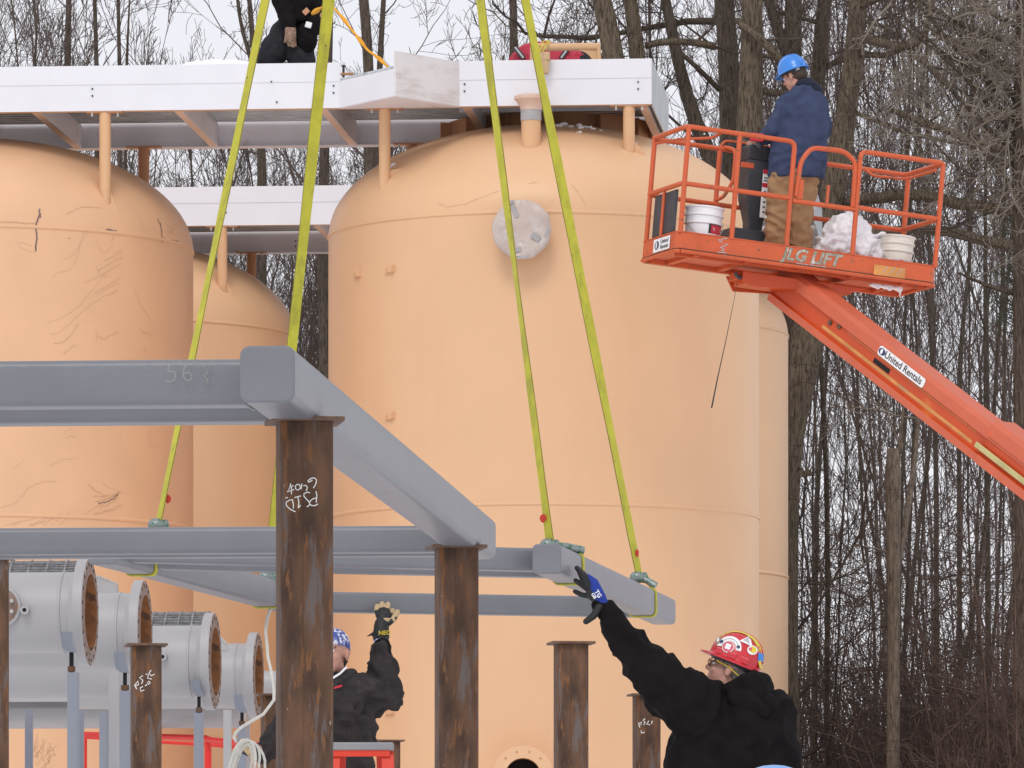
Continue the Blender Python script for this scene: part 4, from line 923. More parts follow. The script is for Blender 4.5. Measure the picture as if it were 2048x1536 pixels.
bo2 = faces_boom('outer_boom', B0 + bx * (onboom(1990, 0)) + bt * .025, B0 + bx * 10.6 + bt * .025, .41, 1.12)
mb = MB()
for px_, u_ in ((1679, .01), (1695, .035)): t = onboom(px_, 0); mb.tube([B0 + bx * t + bn * .118 + bt * u_, B0 + bx * t + bn * .135 + bt * u_], .022, 10)
obj('pivot_pin', mb, M['cap_edge'], bo, smooth=40)
mb = MB(); p_ = B0 + bn * .118
ribbon(mb, [p_ + bx * t + bt * -.060 for t in (.7, 1.4, 2.1, 2.78)], .030, bn, .004); ribbon(mb, [p_ + bx * t + bt * .035 for t in (1.0, 1.6, 2.2, 2.78)], .006, bn, .004); obj('wear_stripe', mb, M['boom_wear'], bo)
t = onboom(1783, 0); mb = MB(); mb.box(B0 + bx * (t + .0) + bn * .121 - bt * .015, bx * .11, bn * .002, bt * .022); obj('slot', mb, M['dark'], bo)
t0, t1 = onboom(1772, 0), onboom(1863, 0); nb_ = (bn * .975 + bt * .22).normalized(); tb_ = nb_.cross(bx).normalized(); tb_ = tb_ if tb_.z > 0 else -tb_
nb_ = bn; tb_ = bt; lc = B0 + bx * ((t0 + t1) / 2) + bn * .145 + bt * .105; Ll = (t1 - t0)
ub = bx if bx.x > 0 else -bx
mb = MB(); mb.loft([[lc + ub * a + tb_ * b + nb_ * o for a, b in rrect(Ll, .088, .025)] for o in (.008, .012)]); lb = obj('decal', mb, M['label_white'], bo)
mb = MB(); text_into(mb, 'United Rentals', lc - ub * Ll * .36 - tb_ * .026 + nb_ * .013, ub, tb_, .088, .012, .001, width=Ll * .80); obj('lettering', mb, M['ink'], lb)
if True:
    v = bpy.data.objects['lettering']
logo(lb, lc - ub * Ll * .425 + nb_ * .011, ub * 1.8, tb_, .030)
mb = MB(); t0 = onboom(1980, 0)
for o in (-.05, -.035, -.02): mb.tube([B0 + bx * t0 + bn * .165 + bt * o * 1.0, B0 + bx * (t0 + 6) + bn * .165 + bt * o], .010, 6)
obj('hose_bundle', mb, M['hose'], bo2)
# turret, chassis and wheels (below the frame of the photograph)
e = B0 + bx * 10.4; mb = MB(); mb.loft([[Vector((e.x + x, e.y + y, z)) for x, y in rrect(1.5, 2.2, .3)] for z in (.75, 1.9)]); obj('turret', mb, M['orange_clean'], lift, bevel=.04)
mb = MB(); mb.loft([[Vector((e.x + x, e.y + y, z)) for x, y in rrect(1.7, 3.0, .2)] for z in (.4, .78)]); obj('chassis', mb, M['console'], lift, bevel=.03)
for sx in (-1, 1):
    for sy in (-1, 1):
        c = Vector((e.x + sx * .98, e.y + sy * 1.1, .45)); mb = MB(); mb.lathe(c - Vector((.15, 0, 0)), (1, 0, 0), [(.25, 0), (.42, .02), (.45, .06), (.45, .24), (.42, .28), (.25, .30)], 32); wh = obj('wheel', mb, M['console'], lift, smooth=40)
        mb = MB(); mb.lathe(c - Vector((.13, 0, 0)), (1, 0, 0), [(.001, .05), (.2, .03), (.26, 0), (.26, .26), (.2, .23), (.001, .2)], 24); obj('rim', mb, M['label_white'], wh, smooth=40)
# buckets and bag in the basket
def bucket(label, a, b, sc_, mname, lid=False):
    c = BK(a, b, .052); t = thing('bucket', label, 'bucket', c); mb = MB(); r0 = .142 * sc_; h = .345 * sc_
    pr = [(.001, .0), (r0 * .88, 0), (r0 * .90, .01)]
    pr += [(r0 * .95, h * .60), (r0 * 1.03, h * .62), (r0 * 1.03, h * .65), (r0 * .97, h * .66), (r0 * .98, h * .78), (r0 * 1.06, h * .80), (r0 * 1.06, h * .83), (r0 * .99, h * .84), (r0 * 1.01, h * .95), (r0 * 1.07, h * .965), (r0 * 1.07, h), (r0 * .99, h)]
    pr += [(r0 * .96, h - .01), (r0 * .86, .02)] if not lid else [(r0 * .9, h - .012), (.001, h - .012)]
    mb.lathe(c, bw, pr, 40); o = obj('pail', mb, M[mname], t, smooth=35)
    mb = MB(); k = []
    for i in range(13):
        an = R(180 * i / 12); k.append(c + bw * (h * .72 - math.sin(an) * h * .42) + bu * math.cos(an) * r0 * 1.06 - bv * math.sin(an) * r0 * 1.06)
    mb.tube(k, .0035, 6); obj('wire_handle', mb, M['steel'], t); return t, c, r0, h
t, c, r0, h = bucket('clean white pail with red printed label near the left end of the basket', .33, .26, 1.16, 'bucket')
def curved(par, nm, m, a0, a1, z0, z1, off, k=1):
    mb = MB(); n = 10; L = []
    for z in (z0, z1):
        for i in range(n + 1):
            an = R(a0 + (a1 - a0) * i / n); L.append(c + bw * z + (bu * math.sin(an) - bv * math.cos(an)) * (r0 * (.90 + .05 * z / (h * .6)) + off))
    mb.add(L, [(i, i + 1, n + 1 + i + 1, n + 1 + i) for i in range(n)]); return obj(nm, mb, M[m], par)
lbl = curved(t, 'label', 'label_white', -2, 62, .02, h * .62, .003); curved(lbl, 'label_end', 'ink', -2, 62, h * .40, h * .61, .0045); curved(lbl, 'label_band', 'label_red', 6, 60, h * .40, h * .585, .006); curved(lbl, 'label_print', 'label_grey', 2, 56, h * .31, h * .36, .0045); curved(lbl, 'label_print', 'label_grey', 2, 50, h * .22, h * .26, .0045)
an = R(33); mb = MB(); text_into(mb, 'THERMALOG', c + bw * h * .465 + (bu * math.sin(R(10)) - bv * math.cos(R(10))) * (r0 * .95 + .013), (bu * math.cos(an) + bv * math.sin(an)), bw, .036, .01, .001, width=.115); obj('lettering', mb, M['label_white'], lbl)
t, c, r0, h = bucket('grimy lidded white pail with faded print at the right end of the basket', 2.17, .25, 1.10, 'bucket_old', True)
curved(t, 'faded_label', 'label_grey', -35, -8, h * .1, h * .42, .002); curved(t, 'faded_label', 'sticker_pink', -7, 6, h * .1, h * .42, .002); curved(t, 'faded_label', 'label_grey', 7, 28, h * .1, h * .42, .002)
mb = MB(); q = P(1694, 474, 51.55); mb.ell(q, (.215, .16, .20), n=20, m=14); mb.ell(q + Vector((-.10, -.05, -.10)), (.17, .14, .14)); mb.ell(q + Vector((.12, -.05, -.11)), (.19, .15, .13)); mb.ell(q + Vector((.22, -.03, -.16)), (.10, .10, .10)); mb.cap(q + Vector((.22, -.05, -.02)), .035, q + Vector((.32, -.05, .015)), .008); mb.cap(q + Vector((-.2, -.05, -.05)), .04, q + Vector((-.29, -.06, -.02)), .01); mb.ell(q + Vector((-.22, -.06, -.16)), (.10, .10, .09))
mb.cap(q + Vector((-.05, .05, .13)), .07, q + Vector((-.01, .04, .19)), .05)
bag = organic('plastic_bag', mb, M['plastic_bag'], None, voxel=.010, smooth=1, folds=.042, fscale=8, seed=3)
tag(bag, 'large crumpled white plastic sheet bag between the man and the grimy pail', 'plastic bag')

# ================================================================== people
def frame_of(C, fwd, up, s=1.0):
    x = Vector(fwd).normalized(); y = Vector(up).cross(x).normalized(); z = x.cross(y); C = Vector(C)
    f = lambda a, b=None, c=None: C + (x * a + y * b + z * c) * s
    f.rot = Matrix((x, y, z)).transposed(); f.s = s; f.x = x; f.y = y; f.z = z; return f
def head_skin(mb, T):
    s = T.s; e = lambda c, r: mb.ell(T(*c), [q * s for q in r], T.rot, 16, 12)
    e((-.012, 0, .035), (.098, .077, .088)); e((.035, 0, -.03), (.058, .060, .085)); e((.052, 0, -.088), (.036, .040, .028)); e((0, 0, -.06), (.06, .062, .05))
    mb.cap(T(.086, 0, .012), .009 * s, T(.112, 0, -.022), .014 * s); e((.098, .013, -.026), (.012, .010, .009)); e((.098, -.013, -.026), (.012, .010, .009))
    mb.cap(T(.080, -.032, .026), .013 * s, T(.080, .032, .026), .013 * s)
    for k in (-1, 1):
        e((.062, .036 * k, -.024), (.027, .022, .024)); e((-.006, .079 * k, -.008), (.019, .009, .032)); mb.cap(T(.0, .083 * k, .018), .007 * s, T(-.02, .086 * k, .005), .007 * s)
    mb.cap(T(.088, -.018, -.052), .008 * s, T(.088, .018, -.052), .008 * s); mb.cap(T(.086, -.016, -.066), .009 * s, T(.086, .016, -.066), .009 * s)
    mb.cap(T(-.015, 0, -.05), .058 * s, T(-.04, 0, -.17), .062 * s)
def eyes(p, T):
    for k in (-1, 1):
        mb = MB(); mb.ell(T(.082, .031 * k, .005), [.0092 * T.s] * 3, None, 12, 8); e = obj('eye', mb, M['label_white'], p, smooth=True)
        mb = MB(); mb.ell(T(.0895, .031 * k, .005), [.0045 * T.s] * 3, None, 8, 6); obj('iris', mb, M['ink'], e)
        mb = MB(); mb.cap(T(.088, .018 * k, .026), .004 * T.s, T(.082, .048 * k, .024), .003 * T.s); obj('eyebrow', mb, M['hair_brown'], p)
def hair(p, T, m, low=-.06):
    mb = MB(); s = T.s; mb.ell(T(-.022, 0, .04), [.098 * s, .083 * s, .088 * s], T.rot, 16, 12); mb.ell(T(-.06, 0, -.01), [.058 * s, .070 * s, .065 * s], T.rot)
    for k in (-1, 1): mb.ell(T(.01, .074 * k, .02), [.022 * s, .010 * s, .03 * s], T.rot)
    return organic('hair', mb, M[m], p, voxel=.009, smooth=1, folds=.004, fscale=60)
HA, HB, HC = .128, .108, .142
def hat(p, T, m, z0=.045):
    s = T.s; mb = MB(); n = 40; rings = []
    def ring(fr, z, brim):
        L = []
        for i in range(n):
            t = 2 * math.pi * i / n; ex = brim * (.012 + .030 * max(0, math.cos(t)) ** 2 + .008 * max(0, -math.cos(t)))
            L.append(T((HA * fr + ex) * math.cos(t), (HB * fr + ex) * math.sin(t), z0 + z - (.006 * brim)))
        return L
    rings += [ring(.97, -.004, 0), ring(1, -.005, 1), ring(1, .002, 1), ring(1.0, .004, .15)]
    for k in range(0, 12): a = R(88 * k / 11); rings.append(ring(math.cos(a) ** .85 + .003, .006 + (HC - .006) * math.sin(a), 0))
    mb.loft(rings); h_ = obj('hard_hat', mb, M[m], p, smooth=50)
    rb = MB()
    for off in (-.035, 0, .035):
        pts = []
        for i in range(-7, 8):
            a = R(i * 11); x = HA * math.sin(a); q = max(0, 1 - (x / HA) ** 2 - (off / HB) ** 2); pts.append(T(x, off, z0 + hattop(x, off) + .001))
        if m == 'hat_blue' or off == 0 and m == 'hat_red': rb.tube(pts, .005 * s, 6)
    rb.v and obj('crown_ridge', rb, M[m], h_, smooth=True)
    bd = MB(); rr_ = [T((HA - .022) * math.cos(2 * math.pi * i / 28), (HB - .02) * math.sin(2 * math.pi * i / 28), z0 - .008 - .016 * max(0, -math.cos(2 * math.pi * i / 28))) for i in range(29)]
    bd.tube(rr_, .011 * s, 6, cap=False); obj('headband', bd, M['console'], h_); return h_
def hatpt(T, x, z, z0=.045, off=.0025, side=1):
    sa = max(0, min(1, (z - .006) / (HC - .006))); fr = math.cos(math.asin(sa)) ** .85; q = max(.0, fr * fr - (x / HA) ** 2); return T(x * (1 + off / HA), side * (HB * math.sqrt(q) + off), z0 + z + off * sa)
def hattop(x, off): q = min(.999, math.sqrt((x / HA) ** 2 + (off / HB) ** 2)); return .006 + (HC - .006) * math.sqrt(max(0, 1 - q ** (2 / .85)))
def rows(mb, lst, D, dep, n=24, px=True, off=0):
    rg_ = []
    for y, x0, x1 in lst:
        a, b = P(x0, y, D + off), P(x1, y, D + off); c = (a + b) / 2; r_ = (b - a).length / 2
        rg_.append([c + Vector((math.cos(2 * math.pi * i / n) * r_, math.sin(2 * math.pi * i / n) * dep, 0)) for i in range(n)])
    mb.loft(rg_)
def limb(mb, pts, D):   # pts: (px, py, dy, r)
    q = [(P(x, y, D + dy) if True else None, r_) for x, y, dy, r_ in pts]
    for (a, ra), (b, rb) in zip(q, q[1:]): mb.cap(a, ra, b, rb)
def boots(p, lst, m='console'):
    for a, d in lst:
        mb = MB(); a = Vector(a); d = Vector(d).normalized(); mb.cap(a + ZU * .05, .055, a + ZU * .16, .055); mb.cap(a + ZU * .045, .05, a + d * .17 + ZU * .04, .042); organic('boot', mb, M[m], p, voxel=.012, smooth=2)

# --- man in the lift basket
D = 51.4; p = thing('person', 'man in navy jacket and tan trousers working in the lift basket, blue hard hat', 'person', BK(1.25, .40, .05))
T = frame_of(P(1589, 153, D), (-.74, .52, -.30), (-.25, .1, 1), 1.05)
mb = MB(); head_skin(mb, T); limb(mb, [(1600, 185, 0, .07), (1600, 240, 0, .12), (1594, 330, 0, .12), (1592, 350, 0, .12)], D); limb(mb, [(1570, 212, 0, .05), (1550, 262, 0, .045), (1518, 283, .15, .035), (1508, 284, .22, .035)], D); limb(mb, [(1640, 210, 0, .05), (1650, 262, .1, .045), (1600, 285, .4, .035), (1560, 286, .5, .035)], D)
for k, dz in enumerate((-.02, -.005, .01, .025)):
    for (x, dy) in ((1508, .22), (1560, .5)): mb.cap(P(x, 284, D + dy) + ZU * dz * .8, .011, P(x - 14, 288, D + dy + .05) + ZU * dz * .5, .009)
for (x, dy) in ((1508, .22), (1560, .5)): mb.cap(P(x, 284, D + dy), .014, P(x - 8, 276, D + dy - .03), .011)
limb(mb, [(1566, 355, 0, .085), (1556, 420, -.02, .06), (1554, 500, 0, .05)], D); limb(mb, [(1612, 358, 0, .085), (1604, 420, .0, .06), (1602, 505, 0, .05)], D)
organic('body', mb, M['skin'], p, voxel=.009, smooth=2)
hair(p, T, 'hair_brown'); hat(p, T, 'hat_blue'); eyes(p, T)
mb = MB(); mb.box(T(-.075, .068, .028), T.x * .03, T.y * .006, T.z * .011); obj('chin_strap_clip', mb, M['label_grey'], p, bevel=.003)
mb = MB(); rows(mb, [(356, 1540, 1648), (349, 1537, 1651), (300, 1541, 1652), (250, 1551, 1655), (215, 1560, 1654), (190, 1568, 1646), (176, 1583, 1628)], D, .165); limb(mb, [(1572, 206, -.04, .085), (1548, 258, -.06, .078), (1524, 281, .12, .058)], D); limb(mb, [(1636, 206, 0, .085), (1646, 262, .12, .08), (1590, 285, .42, .055)], D)
organic('jacket', mb, M['navy'], p, voxel=.011, smooth=2, folds=.024, fscale=6.5, seed=1, stretch=(1, 1, .8))
mb = MB(); limb(mb, [(1588, 176, .04, .045), (1602, 168, -.06, .055), (1620, 168, -.10, .055), (1632, 178, -.06, .05), (1638, 190, -.05, .035)], D); mb.ell(P(1618, 178, D - .02), (.10, .12, .05), Matrix.Rotation(R(28), 3, 'Y')); mb.ell(P(1604, 172, D + .02), (.085, .11, .045))
organic('hood', mb, M['navy_hood'], p, voxel=.010, smooth=3, folds=.010, fscale=9, seed=2)
mb = MB(); limb(mb, [(1567, 352, 0, .125), (1556, 420, -.02, .108), (1552, 462, -.01, .103), (1553, 506, 0, .098)], D); limb(mb, [(1612, 355, 0, .12), (1604, 420, 0, .100), (1601, 462, .0, .10), (1602, 511, 0, .095)], D); mb.ell(P(1590, 352, D), (.22, .15, .13))
organic('trousers', mb, M['duck'], p, voxel=.010, smooth=2, folds=.024, fscale=7, seed=5, stretch=(.9, .9, 1.25))
boots(p, [(BK(1.10, .40, .05), (-.8, .5, 0)), (BK(1.33, .44, .05), (-.7, .6, 0))])
dr = thing('cordless_tool', 'small red power tool held over the console by the man in navy', 'power tool', P(1512, 274, D - .05))
mb = MB(); mb.box(P(1514, 275, D - .02), (.062, 0, -.006), (0, .03, 0), (.004, 0, .036)); obj('housing', mb, M['label_red'], dr, bevel=.012)
mb = MB(); mb.cap(P(1503, 276, D - .02), .026, P(1493, 275, D - .02), .02); mb.cap(P(1516, 282, D - .01), .022, P(1518, 294, D), .022); obj('chuck', mb, M['console'], dr)

# --- man reaching up at the right
D = 29.72; p = thing('person', 'man in black hoodie and stickered red hard hat reaching up with a blue glove', 'person', (P(1455, 1600, D).x, D, .9))
T = frame_of(P(1462, 1342, D), (-.90, .24, .37), (.35, 0, 1), 1.10)
mb = MB(); head_skin(mb, T); limb(mb, [(1475, 1385, 0, .08), (1465, 1440, 0, .14), (1458, 1560, 0, .15), (1456, 1700, 0, .15)], D); arm = [(1395, 1425, -.05, .09), (1315, 1358, -.08, .07), (1262, 1296, -.04, .05), (1206, 1216, 0, .033)]; limb(mb, arm, D)
limb(mb, [(1540, 1420, 0, .08), (1560, 1530, .05, .06), (1500, 1600, .25, .045), (1455, 1612, .35, .035)], D)
# raised left hand (inside the glove) and its five fingers
def glove_hand(mb, g=1.0):
    limb(mb, [(1204, 1214, 0, .034 * g), (1195, 1195, 0, .037 * g), (1186, 1174, -.005, .035 * g)], D)
    mb.ell(P(1190, 1186, D), (.045 * g, .026 * g, .055 * g), Matrix.Rotation(R(-30), 3, 'Y'))
    for pts in ([(1182, 1168, -.03, .015), (1168, 1150, -.04, .0135), (1154, 1136, -.03, .0115)], [(1180, 1172, -.005, .015), (1166, 1158, -.0, .0135), (1158, 1142, .005, .011)],
                [(1179, 1180, .015, .014), (1164, 1170, .02, .0125), (1151, 1161, .02, .0105)], [(1179, 1192, .03, .013), (1164, 1190, .035, .0115), (1150, 1183, .03, .0105)],
                [(1198, 1214, -.035, .018), (1187, 1232, -.045, .0155), (1172, 1243, -.045, .0135)]): limb(mb, [(a, b, c, r_ * g * 1.22) for a, b, c, r_ in pts], D)
glove_hand(mb, .66)
mb2 = mb
limb(mb, [(1430, 1700, 0, .12), (1425, 1880, 0, .085), (1425, 2040, .05, .06)], D); limb(mb, [(1490, 1700, 0, .12), (1492, 1880, 0, .085), (1490, 2040, .05, .06)], D)
for k in range(4): mb.cap(P(1450, 1612, D + .36) + ZU * (.02 * k - .03), .011, P(1430, 1618, D + .38) + ZU * (.016 * k - .03), .009)
mb.cap(P(1450, 1605, D + .33), .012, P(1436, 1600, D + .33), .010)
organic('body', mb, M['skin'], p, voxel=.0085, smooth=2)
hair(p, T, 'hair_grey'); eyes(p, T); hh = hat(p, T, 'hat_red')
S2 = T.s * F / D
def h2(px, py):
    dx, dy = px - 1462, py - 1342; x = (dx * -.93 + dy * -.37) / S2; z = (dx * .37 + dy * -.93) / S2 - .045; return x / .97, z
def patch(nm, poly, m, off=.003, par=hh):
    mb = MB(); q = [h2(*a) for a in poly]; c = (sum(a for a, _ in q) / len(q), sum(b for _, b in q) / len(q)); n = len(q); V = [hatpt(T, *c, off=off)]; Fc = []
    for k in range(1, 4):
        for a in q: V.append(hatpt(T, c[0] + (a[0] - c[0]) * k / 3, c[1] + (a[1] - c[1]) * k / 3, off=off))
    for i in range(n):
        j = (i + 1) % n; Fc.append((0, 1 + i, 1 + j))
        for k in range(2): b = 1 + k * n; Fc.append((b + i, b + n + i, b + n + j, b + j))
    mb.add(V, Fc); return obj(nm, mb, M[m], par)
circ = lambda x, y, r_, k=18, e=1: [(x + r_ * e * math.cos(2 * math.pi * i / k), y + r_ * math.sin(2 * math.pi * i / k)) for i in range(k)]
patch('sticker', circ(1442, 1284, 9, e=.75), 'sticker_tan'); patch('sticker_print', circ(1442, 1284, 4.5, e=.6), 'label_white', .0045)
ac = (1464.5, 1302); A0, A1 = -172, -2
def arcq(x, y, r0, r1, a0, a1, m, off):
    mb = MB(); n = 14; V = []
    for r_ in (r0, (r0 + r1) / 2, r1):
        for i in range(n + 1): a = R(a0 + (a1 - a0) * i / n); V.append(hatpt(T, *h2(x + r_ * math.cos(a), y + r_ * math.sin(a)), off=off))
    mb.add(V, [(k * (n + 1) + i, k * (n + 1) + i + 1, (k + 1) * (n + 1) + i + 1, (k + 1) * (n + 1) + i) for k in range(2) for i in range(n)]); return obj('sticker', mb, M[m], hh)
arcq(1465, 1302, 15, 25, -165, 15, 'label_white', .003); arcq(1465, 1302, 18.5, 20, -150, 0, 'label_grey', .0045)
patch('sticker_dot', circ(1450.5, 1288.5, 3.4), 'ink_blue', .005); patch('sticker_dot', circ(1484, 1300, 3.4), 'ink_blue', .005)
patch('sticker', circ(1464.5, 1299.5, 12), 'label_white', .004); patch('sticker_print', circ(1464.5, 1299.5, 10.6), 'sticker_pink', .0052)
for k in range(4): a = R(45 + 90 * k + 20); patch('sticker_print', circ(1464.5 + 3.6 * math.cos(a), 1299.5 + 3.6 * math.sin(a), 3.2, 10), 'label_white', .0064)
patch('sticker', [(1499.6, 1271), (1485, 1287), (1497, 1292), (1509, 1298), (1505, 1284)], 'label_white'); patch('sticker_print', [(1498.8, 1277), (1492, 1286), (1504, 1292)], 'label_grey', .0045)
patch('sticker', circ(1509, 1304.5, 9.5, e=.9), 'label_white'); patch('sticker_print', circ(1510, 1304, 6.5, e=.85), 'sticker_yellow', .0045); patch('sticker_print', circ(1505.5, 1303, 3, e=.9), 'sticker_pink', .006)
patch('sticker', [(1519, 1308), (1526, 1309), (1525, 1324), (1518, 1324)], 'sticker_blue')
mb = MB(); L = []
for i in range(15):
    x = .115 - .245 * i / 14
    for off in (-.046, -.016, .016, .046): L.append(T(x, off, .045 + hattop(x, off) + .0035))
mb.add(L, [(i * 4 + k, i * 4 + k + 1, i * 4 + 5 + k, i * 4 + 4 + k) for i in range(14) for k in range(3)]); obj('yellow_tape', mb, M['tape_yellow'], hh, smooth=True)
mb = MB()
for x in (.06, 0, -.06): mb.box(hatpt(T, x, .018, off=.002), T.x * .022 * T.s, T.y * .004, T.z * .014 * T.s)
obj('side_lug', mb, M['hat_red'], hh, bevel=.003)
gl = thing('eyeglasses', 'thin dark glasses with yellowish cord on the man in black', 'glasses', T(.1, .03, .005)); mb = MB()
for k in (-1, 1):
    mb.tube([T(.108 - .010 * abs(math.sin(a_)), .034 * k + .023 * math.cos(a_), .004 + .019 * math.sin(a_)) for a_ in [2 * math.pi * i / 16 for i in range(17)]], .0022, 6); mb.tube([T(.103, .057 * k, .008), T(.07, .080 * k, .010), T(-.005, .088 * k, .014)], .0026, 6)
mb.tube([T(.112, -.01, .006), T(.112, .01, .006)], .002, 6); obj('frame', mb, M['glasses'], gl); mb = MB(); mb.tube([T(.06, .084, .016), T(-.005, .091, .010), T(-.06, .082, -.012), T(-.09, .05, -.03)], .0038, 6); obj('cord', mb, M['rope_yellow'], gl)
mb = MB(); rows(mb, [(1395, 1425, 1545), (1412, 1385, 1574), (1440, 1358, 1588), (1480, 1334, 1590), (1536, 1324, 1589), (1640, 1330, 1586), (1705, 1345, 1575)], D, .20)
limb(mb, [(1400, 1420, -.06, .175), (1345, 1385, -.09, .150), (1308, 1348, -.08, .128), (1266, 1300, -.04, .098), (1222, 1238, 0, .062), (1214, 1224, 0, .054)], D); limb(mb, [(1545, 1428, 0, .12), (1560, 1530, .03, .10), (1505, 1600, .25, .07), (1468, 1612, .33, .055)], D)
organic('hoodie', mb, M['black_cloth'], p, voxel=.011, smooth=2, folds=.030, fscale=6.2, seed=4, stretch=(1, 1, 1))
mb = MB(); mb.ell(P(1495, 1385, D - .02), (.135, .17, .085), Matrix.Rotation(R(-8), 3, 'Y')); mb.ell(P(1520, 1372, D), (.065, .13, .075)); limb(mb, [(1452, 1382, -.10, .035), (1490, 1362, -.15, .05), (1520, 1362, -.08, .055), (1528, 1385, 0, .06)], D); limb(mb, [(1470, 1390, -.16, .05), (1500, 1408, -.17, .05), (1522, 1425, -.15, .04), (1535, 1405, -.1, .05)], D)
organic('hood', mb, M['black_cloth'], p, voxel=.011, smooth=3, folds=.014, fscale=7, seed=8)
mb = MB(); limb(mb, [(1216, 1228, 0, .052), (1200, 1210, 0, .046)], D); organic('knit_cuff', mb, M['black_cloth'], p, voxel=.007, smooth=1, folds=.003, fscale=40)
mb = MB(); glove_hand(mb); gv = organic('glove', mb, M['glove_black'], p, voxel=.0045, smooth=2)
mb = MB(); limb(mb, [(1206, 1207, -.012, .030), (1197, 1188, -.022, .031), (1187, 1166, -.026, .027), (1176, 1154, -.034, .0165)], D); mb.ell(P(1196, 1184, D - .022), (.026, .020, .055), Matrix.Rotation(R(-28), 3, 'Y')); organic('glove_back', mb, M['glove_blue'], gv, voxel=.0045, smooth=2)
mb = MB(); k_ = Vector((.52, 0, -.85)); text_into(mb, 'TG', P(1189, 1183, D - .052), k_, Vector((.85, 0, .52)), .030, .03, .001); text_into(mb, 'GB', P(1182, 1188, D - .050), k_, Vector((.85, 0, .52)), .024, .03, .001); obj('glove_print', mb, M['label_white'], gv)
mb = MB(); limb(mb, [(1430, 1690, 0, .145), (1425, 1880, 0, .11), (1425, 2040, .05, .09)], D); limb(mb, [(1490, 1690, 0, .145), (1492, 1880, 0, .11), (1490, 2040, .05, .09)], D); mb.ell(P(1458, 1695, D), (.25, .18, .16))
organic('trousers', mb, M['dark_denim'], p, voxel=.016, smooth=2, folds=.015, fscale=6)
fz = P(1425, 2110, D).z
boots(p, [((P(1425, 0, D).x, D + .05, fz), (-.8, .5, 0)), ((P(1490, 0, D).x, D + .05, fz), (-.8, .5, 0))])

# --- stepladders
def ladder(label, c, wid, mt='ladder_top', side=-1, group='red stepladders'):
    t = thing('stepladder', label, 'ladder', (c.x, c.y, 0), group); h = c.z
    mb = MB(); mb.box(c + Vector((0, 0, -.02)), (wid / 2, 0, 0), (0, .075, 0), (0, 0, .022)); obj('top_cap', mb, M[mt], t, bevel=.008)
    mb = MB(); mb.box(c + Vector((0, -.06, -.047)), (wid / 2 - .02, 0, 0), (0, .004, 0), (0, 0, .03)); obj('cap_skirt', mb, M['ladder_red'], t)
    for s in (-1, 1):
        for f, (dy, sp) in enumerate(((-.65, .10), (.55, .04))):
            a = c + Vector((s * (wid / 2 - .035 - .03 * f), -.03 + .06 * f, -.045)); b = Vector((c.x + s * (wid / 2 + sp), c.y + dy, 0)); d = (b - a)
            mb = MB(); u = Vector((.034, 0, 0)); mb.loft([[q - u - Vector((0, .012, 0)), q + u - Vector((0, .012, 0)), q + u + Vector((0, .012, 0)), q - u + Vector((0, .012, 0))] for q in (a, b)]); obj('rail', mb, M['ladder_red'], t)
    n = int(h / .30)
    for k in range(1, n):
        z = h - .30 * k; f = (h - z) / h; mb = MB(); mb.box((c.x, c.y - .03 - .62 * f, z), (wid / 2 - .03 + .10 * f, 0, 0), (0, .04, 0), (0, 0, .012)); obj('step', mb, M['ladder_top'], t)
    return t
lad = ladder('red stepladder with grey top in front of the man in the patterned bandana', P(722, 1486, 32.35), .365)
ladder('red stepladder under the man in black, below the picture', Vector((P(1458, 0, 30).x, 30.25, fz - .02)), .42)

# --- man with bandana behind the nearest column
D = 32.95; p = thing('person', 'man in blue patterned bandana and charcoal jacket with a tan glove on the beam', 'person', (P(680, 0, D).x, D, 1.2))
T = frame_of(P(664, 1306, D), (-.30, -.95, .04), (0.05, 0, 1), 1.14)
mb = MB(); head_skin(mb, T); limb(mb, [(660, 1375, .05, .08), (664, 1430, .05, .12), (668, 1560, .05, .12)], D); limb(mb, [(720, 1395, .05, .07), (768, 1398, .12, .06), (766, 1330, .2, .04), (762, 1262, .28, .03)], D)
limb(mb, [(612, 1400, .05, .07), (575, 1460, -.05, .055), (530, 1500, -.25, .04), (505, 1500, -.4, .034)], D)
def hand2(mb, g=1.0):
    limb(mb, [(762, 1268, .28, .034 * g), (764, 1250, .30, .038 * g), (767, 1236, .32, .040 * g)], D)
    for pts in ([(756, 1232, .33, .015), (753, 1219, .36, .0135), (754, 1212, .40, .012)], [(764, 1229, .33, .0155), (762, 1213, .36, .014), (764, 1207, .40, .012)], [(773, 1230, .33, .0155), (775, 1214, .36, .014), (776, 1208, .40, .012)], [(780, 1236, .33, .014), (783, 1226, .36, .0125), (785, 1220, .39, .011)], [(777, 1247, .29, .017), (788, 1238, .30, .016), (795, 1224, .33, .0145)]):
        limb(mb, [(a, b, c, r_ * g) for a, b, c, r_ in pts], D)
def hand3(mb, g=1.0):
    limb(mb, [(512, 1502, -.35, .036 * g), (502, 1498, -.42, .042 * g), (492, 1496, -.48, .038 * g)], D)
    for k in range(4): a = (486 + k * 6, 1489 + k * 6); limb(mb, [(a[0] + 4, a[1] - 2, -.50, .0155 * g), (a[0] - 2, a[1] + 1, -.55, .014 * g), (a[0] + 1, a[1] + 6, -.56, .012 * g)], D)
    limb(mb, [(498, 1488, -.44, .017 * g), (490, 1482, -.50, .015 * g), (484, 1482, -.53, .013 * g)], D)
hand2(mb, .7); hand3(mb, .7)
limb(mb, [(648, 1560, .05, .12), (650, 1720, .1, .08), (652, 1870, .05, .06)], D); limb(mb, [(700, 1560, .05, .12), (704, 1720, .1, .08), (704, 1870, .05, .06)], D)
organic('body', mb, M['skin'], p, voxel=.0085, smooth=2); eyes(p, T)
mb = MB(); s = T.s; mb.ell(T(-.060, 0, -.02), [.046 * s, .066 * s, .06 * s], T.rot)
organic('hair', mb, M['hair_brown'], p, voxel=.008, smooth=1, folds=.003, fscale=60)
